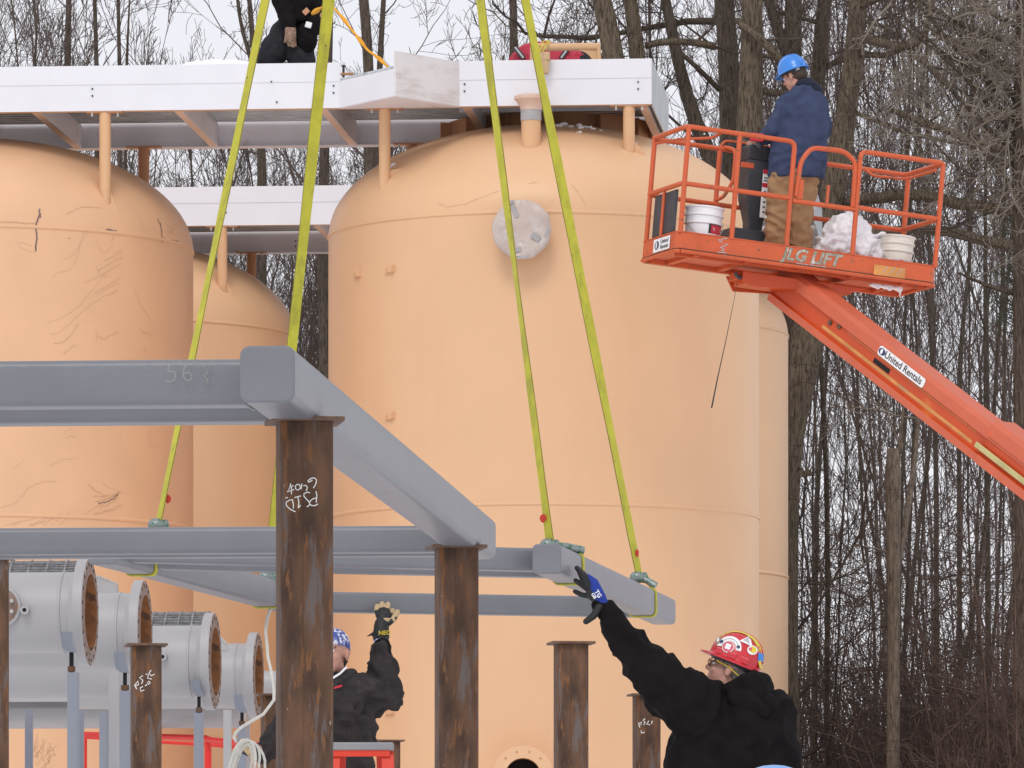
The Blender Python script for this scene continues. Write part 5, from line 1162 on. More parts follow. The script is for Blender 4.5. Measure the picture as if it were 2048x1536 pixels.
mb = MB(); rg_ = []
for k in range(9):
    a = R(-8 + 97 * k / 8); rg_.append([T(-.012 + .105 * math.cos(a) * math.cos(t), .085 * math.cos(a) * math.sin(t), .048 + .078 * math.sin(a) - (.05 * max(0, -math.cos(t)) * math.cos(a))) for t in [2 * math.pi * i / 28 for i in range(28)]])
mb.loft(rg_); mb.cap(T(-.10, 0, -.0), .02 * s, T(-.13, .02, -.06), .012 * s); obj('bandana', mb, M['bandana'], p, smooth=True)
mb = MB(); rows(mb, [(1352, 632, 694), (1365, 608, 722), (1385, 596, 738), (1420, 590, 752), (1465, 592, 754), (1505, 590, 746), (1560, 594, 742)], D, .17, off=.05)
limb(mb, [(714, 1392, .04, .125), (768, 1396, .12, .098), (770, 1372, .16, .10), (766, 1340, .2, .082), (765, 1312, .22, .066), (764, 1303, .225, .058)], D); limb(mb, [(612, 1398, .05, .12), (582, 1455, -.05, .095), (536, 1500, -.22, .07), (520, 1502, -.30, .055)], D)
jk = organic('jacket', mb, M['charcoal_cloth'], p, voxel=.010, smooth=2, folds=.032, fscale=7.5, seed=6, stretch=(1, 1, 1.2))
mb = MB(); limb(mb, [(676, 1362, -.08, .045), (694, 1352, -.02, .040), (704, 1348, .04, .035)], D); organic('collar', mb, M['charcoal_cloth'], p, voxel=.009, smooth=2)
mb = MB(); ribbon(mb, [P(664, 1357, D - .13), P(680, 1347, D - .115), P(693, 1334, D - .08)], .012, (0, -1, .2), .0); obj('shirt_collar', mb, M['hair_grey'] and M['plastic_bag'], p)
mb = MB(); ribbon(mb, [P(668, 1376, D - .13), P(684, 1371, D - .125)], .012, (0, -1, 0), .0); obj('red_stitching', mb, M['label_red'], jk)
mb = MB(); limb(mb, [(765, 1312, .22, .052), (764, 1290, .24, .048)], D); organic('knit_cuff', mb, M['black_cloth'], p, voxel=.007, smooth=1, folds=.003, fscale=40)
mb = MB(); limb(mb, [(763, 1285, .25, .044), (762, 1280, .255, .044)], D); organic('shirt_cuff', mb, M['bandana'], p, voxel=.007, smooth=1)
mb = MB(); hand2(mb); gv = organic('glove', mb, M['glove_black'], p, voxel=.005, smooth=2)
mb = MB(); limb(mb, [(762, 1274, .26, .050), (763, 1250, .29, .044)], D); mb.cap(P(752, 1264, D + .26), .012, P(734, 1273, D + .24), .004); organic('glove_cuff', mb, M['glove_black'], gv, voxel=.006, smooth=2)
mb = MB(); mb.ell(P(766, 1242, D + .30), (.049, .036, .020), Matrix.Rotation(R(-8), 3, 'Y'));
for pts in ([(753.5, 1219, .355, .0158), (754, 1212, .395, .0142)], [(762, 1215, .355, .0162), (764, 1207, .395, .0142)], [(775, 1216, .355, .0162), (776, 1208, .395, .0142)], [(783.5, 1226, .355, .0145), (785, 1220, .385, .013)], [(786, 1240, .298, .0178), (795, 1224, .328, .0165)]): limb(mb, pts, D)
organic('glove_leather', mb, M['glove_tan'], gv, voxel=.0045, smooth=1)
mb = MB(); text_into(mb, 'NEO', P(757, 1270, D + .205), (1, 0, .05), (0, 0, 1), .034, .02, .0); obj('glove_print', mb, M['tape_yellow'], gv)
mb = MB(); hand3(mb, 1.08); gv = organic('glove', mb, M['glove_black'], p, voxel=.0055, smooth=2)
mb = MB()
for k in range(4): a = (486 + k * 6, 1489 + k * 6); limb(mb, [(a[0] - 2, a[1] + 1, -.555, .0165), (a[0] + 1, a[1] + 6, -.562, .0145)], D)
limb(mb, [(492, 1483, -.49, .0172), (484, 1482, -.53, .0155)], D); organic('glove_leather', mb, M['glove_tan'], gv, voxel=.0045, smooth=1)
mb = MB(); limb(mb, [(650, 1556, .05, .14), (650, 1720, .1, .11), (652, 1870, .05, .09)], D); limb(mb, [(704, 1556, .05, .14), (706, 1720, .1, .11), (704, 1870, .05, .09)], D); mb.ell(P(676, 1550, D + .05), (.21, .16, .14))
organic('trousers', mb, M['dark_denim'], p, voxel=.016, smooth=2, folds=.015, fscale=6)
f2 = P(650, 1925, D).z; boots(p, [((P(650, 0, D).x, D + .05, f2), (-.2, -1, 0)), ((P(704, 0, D).x, D + .05, f2), (.1, -1, 0))])

# --- crouching man in black on the walkway
D = 54.9; p = thing('person', 'man in black crouching on the front walkway with a brown glove, head out of frame', 'person', (P(580, 0, D).x, D, WZ + .28))
T = frame_of(P(604, -128, D), (.35, -.85, -.4), (0, -.3, 1), 1.05)
mb = MB(); head_skin(mb, T); limb(mb, [(600, -85, 0, .1), (597, -20, .05, .16), (597, 40, .1, .16)], D); limb(mb, [(565, -55, -.05, .06), (562, 5, -.16, .05), (580, 48, -.24, .04), (581, 62, -.25, .036)], D); limb(mb, [(636, -55, 0, .06), (650, 0, -.1, .05), (640, 45, -.15, .035)], D)
for k in range(4): mb.cap(P(576 + 4 * k, 68, D - .26), .011, P(577 + 4.5 * k, 92, D - .26), .008)
mb.cap(P(575, 64, D - .27), .013, P(572, 82, D - .28), .010)
limb(mb, [(585, 50, .1, .09), (545, 105, -.1, .07), (528, 185, .1, .05)], D); limb(mb, [(608, 55, .1, .09), (600, 115, -.12, .07), (616, 185, .0, .05)], D)
organic('body', mb, M['skin'], p, voxel=.010, smooth=2); eyes(p, T); hair(p, T, 'hair_brown'); hat(p, T, 'hat_blue')
mb = MB(); rows(mb, [(-98, 566, 634), (-80, 552, 650), (-40, 548, 650), (0, 548, 648), (25, 555, 640), (48, 560, 630)], D, .19)
limb(mb, [(568, -55, -.05, .10), (562, 2, -.16, .088), (578, 40, -.24, .066), (580, 50, -.25, .06)], D); limb(mb, [(634, -55, 0, .10), (642, 5, -.08, .085), (638, 40, -.12, .06)], D)
organic('jacket', mb, M['black_cloth'], p, voxel=.014, smooth=3, folds=.02, fscale=6, seed=9)
mb = MB(); limb(mb, [(582, 55, .1, .15), (552, 98, -.08, .14), (540, 118, -.05, .13), (534, 188, .1, .11)], D); limb(mb, [(606, 60, .1, .14), (600, 110, -.12, .13), (606, 128, -.12, .12), (614, 188, .0, .10)], D)
organic('trousers', mb, M['dark_denim'], p, voxel=.014, smooth=3, folds=.02, fscale=6, seed=10)
mb = MB(); limb(mb, [(581, 52, -.25, .052), (581, 66, -.26, .056), (582, 78, -.27, .052)], D)
for k in range(4): mb.cap(P(575 + 4.6 * k, 76, D - .275), .0165, P(577 + 4.8 * k, 94 - 2 * abs(k - 2), D - .27), .012)
mb.cap(P(574, 66, D - .28), .017, P(570, 84, D - .29), .013); organic('glove', mb, M['glove_brown'], p, voxel=.007, smooth=1)
mb = MB(); mb.ell(P(613, 76, D - .2), (.105, .09, .145)); mb.ell(P(630, 50, D - .15), (.09, .09, .10)); organic('tool_pouch', mb, M['black_cloth'], p, voxel=.012, smooth=2, folds=.01, fscale=8)
mb = MB(); mb.box(P(612, 23, D - .28), (.022, 0, .020), (0, .012, 0), (-.016, 0, .018)); obj('tool_handle', mb, M['primer'], p)
mb = MB(); mb.box(P(617, 50, D - .30), (.028, 0, -.008), (0, .02, 0), (.008, 0, .026)); obj('tape_measure', mb, M['label_white'], p, bevel=.005)
boots(p, [((P(530, 0, D).x, D + .05, WZ + .276), (-.3, -1, 0)), ((P(616, 0, D).x, D, WZ + .276), (.2, -1, 0))])

# --- person bent over in the red jacket
D = 55.0; p = thing('person', 'person bent over in a red quilted jacket behind the walkway fascia', 'person', (P(1095, 0, D).x, D, WZ + .28))
T = frame_of(P(1010, 165, D), (-.8, -.1, -.6), (-.6, 0, .8), 1.0)
mb = MB(); head_skin(mb, T); limb(mb, [(1030, 150, 0, .09), (1060, 130, 0, .15), (1130, 128, 0, .15), (1160, 140, 0, .14)], D); limb(mb, [(1045, 150, -.15, .06), (1040, 180, -.2, .045), (1020, 188, -.2, .035)], D); limb(mb, [(1045, 150, .15, .06), (1040, 180, .2, .045), (1020, 188, .2, .035)], D)
for s_ in (-1, 1):
    limb(mb, [(1160, 145, .1 * s_, .09), (1110, 185, .12 * s_, .065), (1170, 187, .12 * s_, .05)], D)
    for k in range(4): mb.cap(P(1016, 188, D + .2 * s_) + Vector((0, .02 * k - .03, 0)), .011, P(1006, 190, D + .2 * s_) + Vector((0, .02 * k - .03, 0)), .009)
    mb.cap(P(1018, 187, D + .2 * s_), .012, P(1014, 187, D + .2 * s_ - .05), .010)
organic('body', mb, M['skin'], p, voxel=.010, smooth=2); eyes(p, T); hair(p, T, 'hair_brown')
mb = MB(); mb.ell(P(1082, 140, D), (.33, .24, .265), n=20, m=14); mb.ell(P(1128, 142, D), (.28, .24, .225), n=20, m=14); limb(mb, [(1045, 145, -.16, .1), (1040, 178, -.2, .07), (1026, 186, -.2, .06)], D); limb(mb, [(1045, 145, .16, .1), (1040, 178, .2, .07), (1026, 186, .2, .06)], D)
jk = organic('jacket', mb, M['red_jacket'], p, voxel=.012, smooth=2, folds=.018, fscale=7, seed=11)
for (x0, y0, x1, y1) in ((1030, 94, 1047, 116), (1135, 98, 1122, 116)):
    mb = MB(); a, b = P(x0, y0, D - .22), P(x1, y1, D - .245); d = (b - a); s = Vector((0, 1, 0)).cross(d).normalized() * .022; mb.prism([a - s, a + s, b + s, b - s], (0, .05, 0)); st = obj('harness_strap', mb, M['ink'], p)
    mb = MB(); s = s * .35; mb.prism([a - s - Vector((0, .004, 0)), a + s - Vector((0, .004, 0)), b + s - Vector((0, .004, 0)), b - s - Vector((0, .004, 0))], (0, .003, 0)); obj('reflective_stripe', mb, M['label_grey'], st)
mb = MB(); mb.ell(P(1160, 140, D), (.17, .2, .17))
for s_ in (-1, 1): limb(mb, [(1160, 145, .1 * s_, .12), (1110, 182, .12 * s_, .09), (1170, 184, .12 * s_, .07)], D)
organic('trousers', mb, M['dark_denim'], p, voxel=.014, smooth=2, folds=.01, fscale=6)
# --- bystander near the camera, only the crown of the blue hat in frame
D = 13.0; c = P(1548, 1528, D); hx = c.x; hz_ = c.z - .189
p = thing('person', 'bystander with only the crown of a pale blue hard hat showing at the bottom', 'person', (hx, D, 0))
T = frame_of((hx, D, hz_), (-.2, .97, 0), (0, 0, 1), 1.0)
def L3(mb, pts):
    q = [(Vector((hx + a, D + b, c_)), r_) for a, b, c_, r_ in pts]
    for (a, ra), (b, rb) in zip(q, q[1:]): mb.cap(a, ra, b, rb)
def std(mb, k, legs=True, arms=True):
    L3(mb, [(0, 0, 1.50, .10 * k), (0, 0, 1.30, .17 * k), (0, 0, 1.0, .15 * k)])
    for s_ in (-1, 1):
        if arms: L3(mb, [(s_ * .19, 0, 1.46, .07 * k), (s_ * .27, 0, 1.17, .055 * k), (s_ * .27, .1, .92, .04 * k)])
        if legs: L3(mb, [(s_ * .09, 0, .95, .10 * k), (s_ * .10, 0, .52, .07 * k), (s_ * .11, 0, .12, .055 * k)])
mb = MB(); head_skin(mb, T); std(mb, .85)
for s_ in (-1, 1):
    L3(mb, [(s_ * .27, .11, .9, .035), (s_ * .26, .13, .82, .034)])
    for k in range(4): L3(mb, [(s_ * .26, .10 + .02 * k, .80, .011), (s_ * .255, .11 + .02 * k, .72, .009)])
    L3(mb, [(s_ * .25, .10, .86, .013), (s_ * .225, .10, .79, .011)])
organic('body', mb, M['skin'], p, voxel=.012, smooth=2); hair(p, T, 'hair_brown'); hat(p, T, 'hat_pale')
mb = MB(); std(mb, 1.12, legs=False); organic('jacket', mb, M['navy'], p, voxel=.016, smooth=2, folds=.012, fscale=6)
mb = MB()
for s_ in (-1, 1): L3(mb, [(s_ * .09, 0, .98, .13), (s_ * .10, 0, .52, .095), (s_ * .11, 0, .12, .08)])
organic('trousers', mb, M['dark_denim'], p, voxel=.016, smooth=2, folds=.012, fscale=6)
boots(p, [((hx - .11, D - .02, 0), (0, 1, 0)), ((hx + .11, D - .02, 0), (0, 1, 0))])

# ================================================================== woods
class TB:
    def __init__(s): s.v = []; s.f = []
    def tube(s, pts, rr, n=3):
        d = (pts[-1] - pts[0]); d = d.normalized() if d.length > 1e-6 else Vector((0, 0, 1))
        u = d.orthogonal().normalized(); v = d.cross(u); b = len(s.v); cs_ = [(math.cos(6.2832 * k / n), math.sin(6.2832 * k / n)) for k in range(n)]
        for p, r_ in zip(pts, rr):
            for c, q in cs_: s.v.append((p.x + (u.x * c + v.x * q) * r_, p.y + (u.y * c + v.y * q) * r_, p.z + (u.z * c + v.z * q) * r_))
        for k in range(len(pts) - 1):
            for i in range(n):
                j = (i + 1) % n; s.f.append((b + k * n + i, b + k * n + j, b + k * n + n + j, b + k * n + n + i))
def rv(rng, s=1): return Vector((rng.gauss(0, s), rng.gauss(0, s), rng.gauss(0, s)))
def branch(tb, p, d, L, r0, lv, rng, up=.12, kids=(6, 4, 3), wig=.16, ang=.75, rmin=.0035, zlim=(-1, 99)):
    seg = max(3, min(6, int(L / .35) + 1)) if lv else 6
    if lv >= 2: seg = 3
    pts = [p]; rr = [r0]; dirs = [d]; r1 = max(rmin, r0 * .30)
    for k in range(seg):
        d = (d + rv(rng, wig) + Vector((0, 0, up))).normalized(); p = p + d * (L / seg); pts.append(p); dirs.append(d)
        rr.append(r0 + (r1 - r0) * (k + 1) / seg)
    tb.tube(pts, rr, 5 if r0 > .03 else (4 if r0 > .018 else 3))
    if lv >= len(kids): return
    n = kids[lv]
    for i in range(n):
        t = rng.uniform(.18, 1.0) * seg; k = min(seg - 1, int(t)); f = t - k; q = pts[k].lerp(pts[k + 1], f)
        if not (zlim[0] < q.z < zlim[1]): continue
        dd = dirs[k]; side = rv(rng, 1); side = (side - dd * side.dot(dd)).normalized()
        nd_ = (dd * rng.uniform(.45, 1.0) + side * ang * rng.uniform(.6, 1.2)).normalized()
        rb = (rr[k] + (rr[k + 1] - rr[k]) * f); branch(tb, q, nd_, L * rng.uniform(.28, .55) * (1.15 - .4 * t / seg), max(rmin, rb * rng.uniform(.35, .6)), lv + 1, rng, up, kids, wig * 1.15, ang, rmin, zlim)
def fin(name, tb, mt, parent, sm=True):
    mb = MB(); mb.v = tb.v; mb.f = tb.f; mb.m = [0] * len(tb.f); return obj(name, mb, mt, parent, smooth=sm)
def trunk_mesh(pts, rr, n=14, seed=0, amp=.05):
    mb = MB(); mb.tube(pts, rr, n); out = []
    for v in mb.v:
        q = Vector(v); out.append(q)
    # furrows and swelling pushed along the radius
    k = 0; res = []
    for i in range(len(pts)):
        for j in range(n):
            q = out[i * n + j]; c = Vector(pts[i]); rad = q - c; a = noise.noise(Vector((q.x * 3, q.y * 3, q.z * .5 + seed))) * .10 + noise.noise(Vector((q.x * 9, q.y * 9, q.z * 1.1 + seed))) * amp
            res.append(tuple(c + rad * (1 + a)))
    mb.v = res; return mb
def dens(pts, rr, step=.28):
    P2 = []; R2 = []
    for i in range(len(pts) - 1):
        n = max(1, int((pts[i + 1] - pts[i]).length / step))
        for k in range(n):
            f = k / n; f2 = f * f * (3 - 2 * f) * .5 + f * .5; P2.append(pts[i].lerp(pts[i + 1], f)); R2.append(rr[i] + (rr[i + 1] - rr[i]) * f2)
    P2.append(pts[-1]); R2.append(rr[-1])
    # smooth the path
    for _ in range(3): P2 = [P2[0]] + [(P2[i - 1] + P2[i] * 2 + P2[i + 1]) / 4 for i in range(1, len(P2) - 1)] + [P2[-1]]
    return P2, R2
def big_tree(label, d, tr, limbs=(), mt='bark', tw='twig', seed=1, top=5, spr=3.2, auto=10, group='large bare trees behind the tanks', sl=1.0, toground=True, az=(4, 14), kids=(5, 4)):
    rng = random.Random(seed); pts = [P(x, y, d) for x, y, w_ in tr]; rr = [w_ / 2 * d / F for x, y, w_ in tr]
    if pts[0].z > pts[-1].z: pts.reverse(); rr.reverse()
    if toground: pts.insert(0, Vector((pts[0].x - .03, pts[0].y, 0))); rr.insert(0, rr[0] * 1.25)
    if top:
        dd = (pts[-1] - pts[-2]).normalized(); dd.z = max(dd.z, .8); dd.normalize(); pts.append(pts[-1] + dd * top); rr.append(rr[-1] * .45)
    t = thing('bare_tree', label, 'tree', (pts[0].x, pts[0].y, 0), group); P2, R2 = dens(pts, rr)
    obj('trunk', trunk_mesh(P2, R2, 16 if max(rr) > .09 else 9, seed), M[mt], t, smooth=True)
    tb = TB(); big = MB()
    for lp, w0, w1 in limbs:
        q = [P(a[0], a[1], d + (a[2] if len(a) > 2 else 0)) for a in lp]; n = len(q); r_ = [(w0 + (w1 - w0) * i / (n - 1)) / 2 * d / F for i in range(n)]
        q2, r2 = dens(q, r_, .2); q2 = [c + Vector((0, 0, .035 * noise.noise(c * 2.1))) + Vector((0, .1 * noise.noise(c * 1.3), 0)) for c in q2]
        m2 = trunk_mesh(q2, r2, 10, seed + 3); b = len(big.v); big.v += m2.v; big.f += [tuple(i + b for i in f) for f in m2.f]; big.m += m2.m
        Lt = sum((q2[i + 1] - q2[i]).length for i in range(len(q2) - 1))
        for k in range(int(Lt * spr * sl)):
            i = rng.randrange(1, len(q2)); dd = (q2[i] - q2[i - 1]).normalized(); side = rv(rng, 1); side.z = abs(side.z) * .6 + side.z * .4; side = (side - dd * side.dot(dd)).normalized()
            branch(tb, q2[i], (dd * .5 + side).normalized(), rng.uniform(.5, 1.9) * sl, rng.uniform(.008, .02), 1, rng, .06, (0,) + kids, .2, .8, .0038)
    if big.v: obj('limb', big, M[mt], t, smooth=True)
    tall = [i for i, c in enumerate(P2) if c.z > 3.0]
    for k in range(auto):
        i = rng.choice(tall); a = rng.uniform(0, 6.283); side = Vector((math.cos(a), math.sin(a) * .7, rng.uniform(.25, 1.1))).normalized()
        branch(tb, P2[i], side, rng.uniform(1.2, 3.4) * sl, max(.010, min(R2[i] * .3, .024)), 0, rng, .10, (7,) + kids, .14, .8, .0038)
    if tb.v: fin('crown', tb, M[tw], t)
    return t
# --- trees that can be told apart, placed as photographed
big_tree('furrowed trunk rising behind the right end of the front walkway, beside the handrail', 67.4, [(1190, -60, 36), (1212, 30, 40), (1230, 110, 42), (1244, 200, 44), (1250, 420, 46)], [([(1225, 105), (1205, 118, 1), (1172, 112, 2), (1150, 96, 3)], 16, 8)], seed=11, auto=5)
big_tree('second furrowed trunk close right of the one by the handrail', 68.2, [(1252, -60, 26), (1268, 50, 28), (1278, 120, 32), (1288, 260, 34), (1290, 420, 34)], [([(1290, 92), (1312, 84), (1345, 78), (1390, 82), (1432, 96)], 12, 16)], seed=12, auto=5)
big_tree('dark leaning trunk curving right behind the left end of the lift basket', 68.6, [(1325, -30, 20), (1343, 60, 24), (1358, 140, 24), (1374, 200, 28), (1388, 250, 30), (1412, 295, 32), (1440, 345, 34), (1466, 430, 38)], [([(1345, 92), (1368, 105), (1395, 135), (1420, 162), (1440, 178)], 8, 12)], 'bark_dark', seed=13, auto=4)
big_tree('straight dark trunk just left of the tree behind the console', 69.5, [(1443, -60, 40), (1453, 60, 42), (1459, 160, 44), (1462, 330, 48), (1466, 520, 52)], [([(1459, 45), (1420, 38, .3), (1372, 40, .4), (1330, 42, .4), (1296, 57, .4), (1258, 72, .4), (1180, 77, .3), (1120, 80, .2), (1085, 73, 0), (1050, 66, 0)], 15, 7)], 'bark_dark', seed=14, auto=7)
big_tree('thick furrowed trunk behind the lift console, left of the man in navy', 67.2, [(1506, -60, 38), (1506, 60, 42), (1502, 160, 50), (1498, 260, 54), (1494, 420, 58), (1490, 560, 60)], [([(1475, 44), (1500, 58, -.3), (1525, 78, -.4), (1548, 104, -.4), (1572, 140, -.2)], 13, 20), ([(1520, 180), (1545, 185, .3), (1575, 188, .6), (1600, 196, 1)], 14, 14), ([(1510, 108), (1535, 120, .3), (1570, 118, .6)], 9, 7)], seed=15, auto=5)
big_tree('forked dark trunk directly behind the blue hat of the man in the basket', 68.4, [(1585, -60, 26), (1584, 40, 28), (1580, 120, 30), (1578, 260, 32), (1580, 420, 34)], [([(1580, 130), (1568, 95), (1552, 50), (1538, 10), (1524, -50)], 26, 18)], 'bark_dark', seed=16, auto=4)
big_tree('dark trunk rising behind the shoulder of the man in navy', 69.8, [(1655, -60, 28), (1645, 40, 30), (1636, 130, 30), (1630, 260, 32), (1624, 420, 32), (1608, 600, 32), (1588, 800, 34), (1572, 1000, 34), (1568, 1536, 36)], [([(1640, 145), (1660, 118), (1680, 112), (1694, 116)], 10, 14), ([(1632, 45), (1600, 30), (1575, 34), (1555, 22)], 10, 7)], 'bark_dark', seed=17, auto=4)
big_tree('large leaning furrowed tree right of the tanks with long limbs over the basket', 67.0, [(1722, -70, 38), (1714, 40, 36), (1704, 140, 38), (1698, 220, 40), (1686, 280, 46), (1670, 340, 50), (1660, 430, 54), (1646, 540, 58), (1626, 640, 66), (1598, 740, 78), (1576, 830, 74), (1562, 930, 76), (1556, 1150, 80), (1556, 1540, 86)],
         [([(1705, 74), (1735, 78, -.5), (1765, 84, -1), (1796, 93, -1.2), (1818, 106, -1.3), (1838, 92, -1.3), (1856, 74, -1.4), (1864, 40, -1.4), (1868, -20, -1.5)], 20, 12), ([(1712, 108), (1745, 118, -.3), (1772, 112, -.6), (1800, 98, -1)], 14, 10),
          ([(1722, 42), (1752, 44, .4), (1790, 60, .7), (1815, 84, 1), (1830, 100, 1)], 9, 6), ([(1712, 20), (1760, -6, -.4), (1830, -30, -.8)], 14, 10), ([(1866, 62, -1.4), (1910, 96, -1.6), (1960, 112, -1.8), (2010, 150, -2), (2070, 172, -2.1)], 14, 9), ([(1818, 106, -1.3), (1860, 130, -1.4), (1900, 170, -1.6), (1935, 190, -1.8)], 10, 4), ([(1690, 408), (1740, 398, -.5), (1800, 386, -1), (1850, 388, -1.5), (1900, 404, -1.8), (1960, 418, -2), (2060, 426, -2.2)], 24, 22),
          ([(1700, 470), (1760, 462, .5), (1840, 454, 1), (1900, 462, 1.2), (1950, 478, 1.5), (2070, 500, 1.6)], 16, 24), ([(1708, 226), (1735, 240, -.6), (1780, 256, -1), (1850, 272, -1.4), (1930, 286, -1.7), (2060, 318, -2)], 9, 6),
          ([(1775, 218, 1), (1810, 228, 1), (1850, 244, 1), (1890, 262, 1), (1960, 288, 1), (2060, 312, 1)], 12, 20), ([(1680, 360), (1650, 330, .5), (1628, 300, .6), (1600, 290, .8)], 8, 6), ([(1595, 1170, -.2), (1625, 1172, -.5), (1680, 1160, -.8), (1730, 1130, -1)], 3, 2)], seed=18, auto=9, spr=4.0)
big_tree('mottled tree against the right edge with branches sweeping down to the right', 64.2, [(2058, -60, 44), (2052, 120, 46), (2050, 330, 50), (2044, 500, 40), (2044, 700, 36), (2048, 1000, 40)],
         [([(1918, 548), (1940, 556), (1975, 570), (2005, 584), (2040, 588)], 5, 12), ([(1806, -20), (1850, 12), (1900, 42), (1960, 62), (2050, 96)], 10, 14), ([(1850, 50), (1905, 78), (1960, 96), (2055, 158)], 7, 12), ([(1868, 98), (1925, 116), (1985, 150), (2050, 214)], 8, 12), ([(1850, 130), (1892, 168), (1932, 205), (1968, 250), (1990, 292), (2020, 300), (2048, 306)], 7, 12), ([(1780, 30), (1830, 60), (1880, 110), (1950, 170), (2048, 260)], 5, 10),
          ([(1990, 370), (2010, 330), (2030, 318), (2048, 310)], 4, 8), ([(1900, -30), (1950, 20), (2000, 40), (2060, 60)], 7, 12), ([(1830, 0), (1880, 60), (1940, 130), (2000, 190), (2055, 240)], 5, 9), ([(1870, 150), (1920, 235), (1980, 330), (2050, 400)], 4, 9), ([(1760, -30), (1800, 40), (1850, 60), (1900, 110), (1960, 200), (2050, 290)], 4, 8)], 'bark_dark', 'twig_pale', seed=19, auto=6, spr=11, sl=.75, kids=(6, 5))
big_tree('broken pale dead stump standing in the thicket right of the tanks', 66, [(1786, 897, 22), (1786, 930, 34), (1784, 1000, 32), (1788, 1150, 26), (1786, 1540, 26)], [([(1790, 1000), (1800, 940), (1798, 880), (1805, 830), (1812, 760)], 12, 3), ([(1800, 905), (1806, 885)], 10, 2), ([(1792, 1150), (1812, 1040, .2), (1828, 940, .3), (1836, 870, .5), (1838, 800, .5)], 15, 7)], 'bark_pale', 'twig_pale', seed=20, top=0, auto=0, spr=1)
for i, (lab, d, tr) in enumerate([
    ('slim dark trunk behind the broad yellow strap, seen again between the tanks', 80, [(656, -60, 22), (654, 130, 22), (648, 330, 20), (645, 500, 22), (652, 760, 26)]),
    ('tall dark trunk above the jog in the walkway', 78, [(722, -60, 18), (730, 20, 20), (738, 130, 22), (740, 420, 24)]),
    ('thin dark trunk right of the tall one above the jog', 82, [(770, -60, 9), (766, 30, 11), (758, 130, 12), (754, 420, 12)]),
    ('slim trunk between the two right hand straps', 84, [(1022, -60, 16), (1030, 60, 16), (1026, 130, 17), (1022, 300, 18)]),
    ('curving thin tree left of the crouching man', 86, [(470, -60, 6), (476, 20, 7), (480, 70, 8), (492, 108, 9), (522, 142, 11), (526, 400, 14)]),
    ('leftmost of the three straight trunks above the left fascia', 84, [(138, -60, 11), (137, 60, 12), (134, 150, 14), (134, 400, 16)]),
    ('middle of the three straight trunks above the left fascia', 86, [(188, -60, 8), (191, 70, 9), (194, 150, 10), (194, 400, 12)]),
    ('rightmost of the three straight trunks above the left fascia', 85, [(236, -60, 7), (237, 70, 8), (240, 150, 9), (240, 400, 10)]),
    ('thin forked tree right of the three straight trunks', 88, [(262, -60, 3), (258, 30, 4), (254, 90, 5), (252, 150, 6), (250, 400, 8)]),
    ('dark trunk visible between the two walkways, left of the broad strap', 82, [(520, 250, 14), (526, 320, 18), (524, 400, 22), (522, 560, 22), (530, 740, 24)]),
    ('slim dark stem leaning beside the big tree right of the tank strip', 74, [(1660, 560, 6), (1652, 760, 8), (1632, 1000, 11), (1628, 1536, 14)]),
    ('thin straight tree below the right end of the basket', 80, [(1853, -20, 5), (1858, 480, 6), (1862, 700, 8), (1872, 900, 10), (1874, 1536, 12)]),
    ('tall forked tree to the right of the basket', 79, [(1944, 180, 6), (1942, 480, 8), (1938, 570, 8), (1922, 640, 9), (1918, 800, 10), (1920, 1536, 11)]),
    ('dark tree rising through the green branches near the right edge', 76, [(1972, 300, 7), (1970, 480, 8), (1972, 640, 11), (1974, 900, 12), (1978, 1536, 13)])]):
    big_tree(lab, d, tr, mt='bark_dark', seed=40 + i, auto=(9 if i not in (1, 10) else 7), top=4 if tr[0][1] < 0 else 3, group='slim bare trees that can be told apart', sl=.95, kids=(4, 3))
# evergreen boughs near the right edge
ev = thing('evergreen_tree', 'dark green evergreen bough beside the right edge below the limbs', 'tree', (P(2110, 0, 72).x, 72, 0)); rng = random.Random(5)
mb = trunk_mesh(*dens([Vector((P(2110, 0, 72).x, 72, 0)), P(2108, 300, 72), P(2106, -200, 72)], [.2, .14, .05]), 10, 3); obj('trunk', mb, M['bark_dark'], ev, smooth=True)
tb = TB(); nb_ = TB()
for k in range(46):
    z0 = rng.uniform(400, 640); q = P(2106, z0 - 20, 72); e = P(rng.uniform(1955, 2050), z0 + rng.uniform(-50, 30), 72 + rng.uniform(-1, 1)); L_ = (e - q)
    pts = [q + L_ * f + Vector((0, 0, -.25 * math.sin(f * 3.1))) for f in (0, .25, .5, .75, 1)]; tb.tube(pts, [.02, .016, .012, .009, .005], 4)
    for j in range(70):
        f = rng.uniform(.25, 1); c = q + L_ * f + Vector((0, 0, -.25 * math.sin(f * 3.1))) + rv(rng, .07); dd = rv(rng, 1).normalized() * .055; s = dd.orthogonal().normalized() * .006
        nb_.v += [tuple(c - s), tuple(c + s), tuple(c + dd)]; b = len(nb_.v); nb_.f.append((b - 3, b - 2, b - 1))
fin('bough', tb, M['bark_dark'], ev); fin('needles', nb_, M['needle'], ev, False)
st_ = [o for o in bpy.data.objects if o.get('label', '').startswith('large leaning furrowed')][0]
mb = MB(); mb.box(P(1610, 947, 66.2), (.075, 0, .012), (0, .05, 0), (-.006, 0, .035)); mb.box(P(1598, 940, 66.25), (.02, 0, .03), (0, .03, 0), (-.03, 0, .02)); obj('broken_stub', mb, M['bark_pale'], st_, bevel=.008)
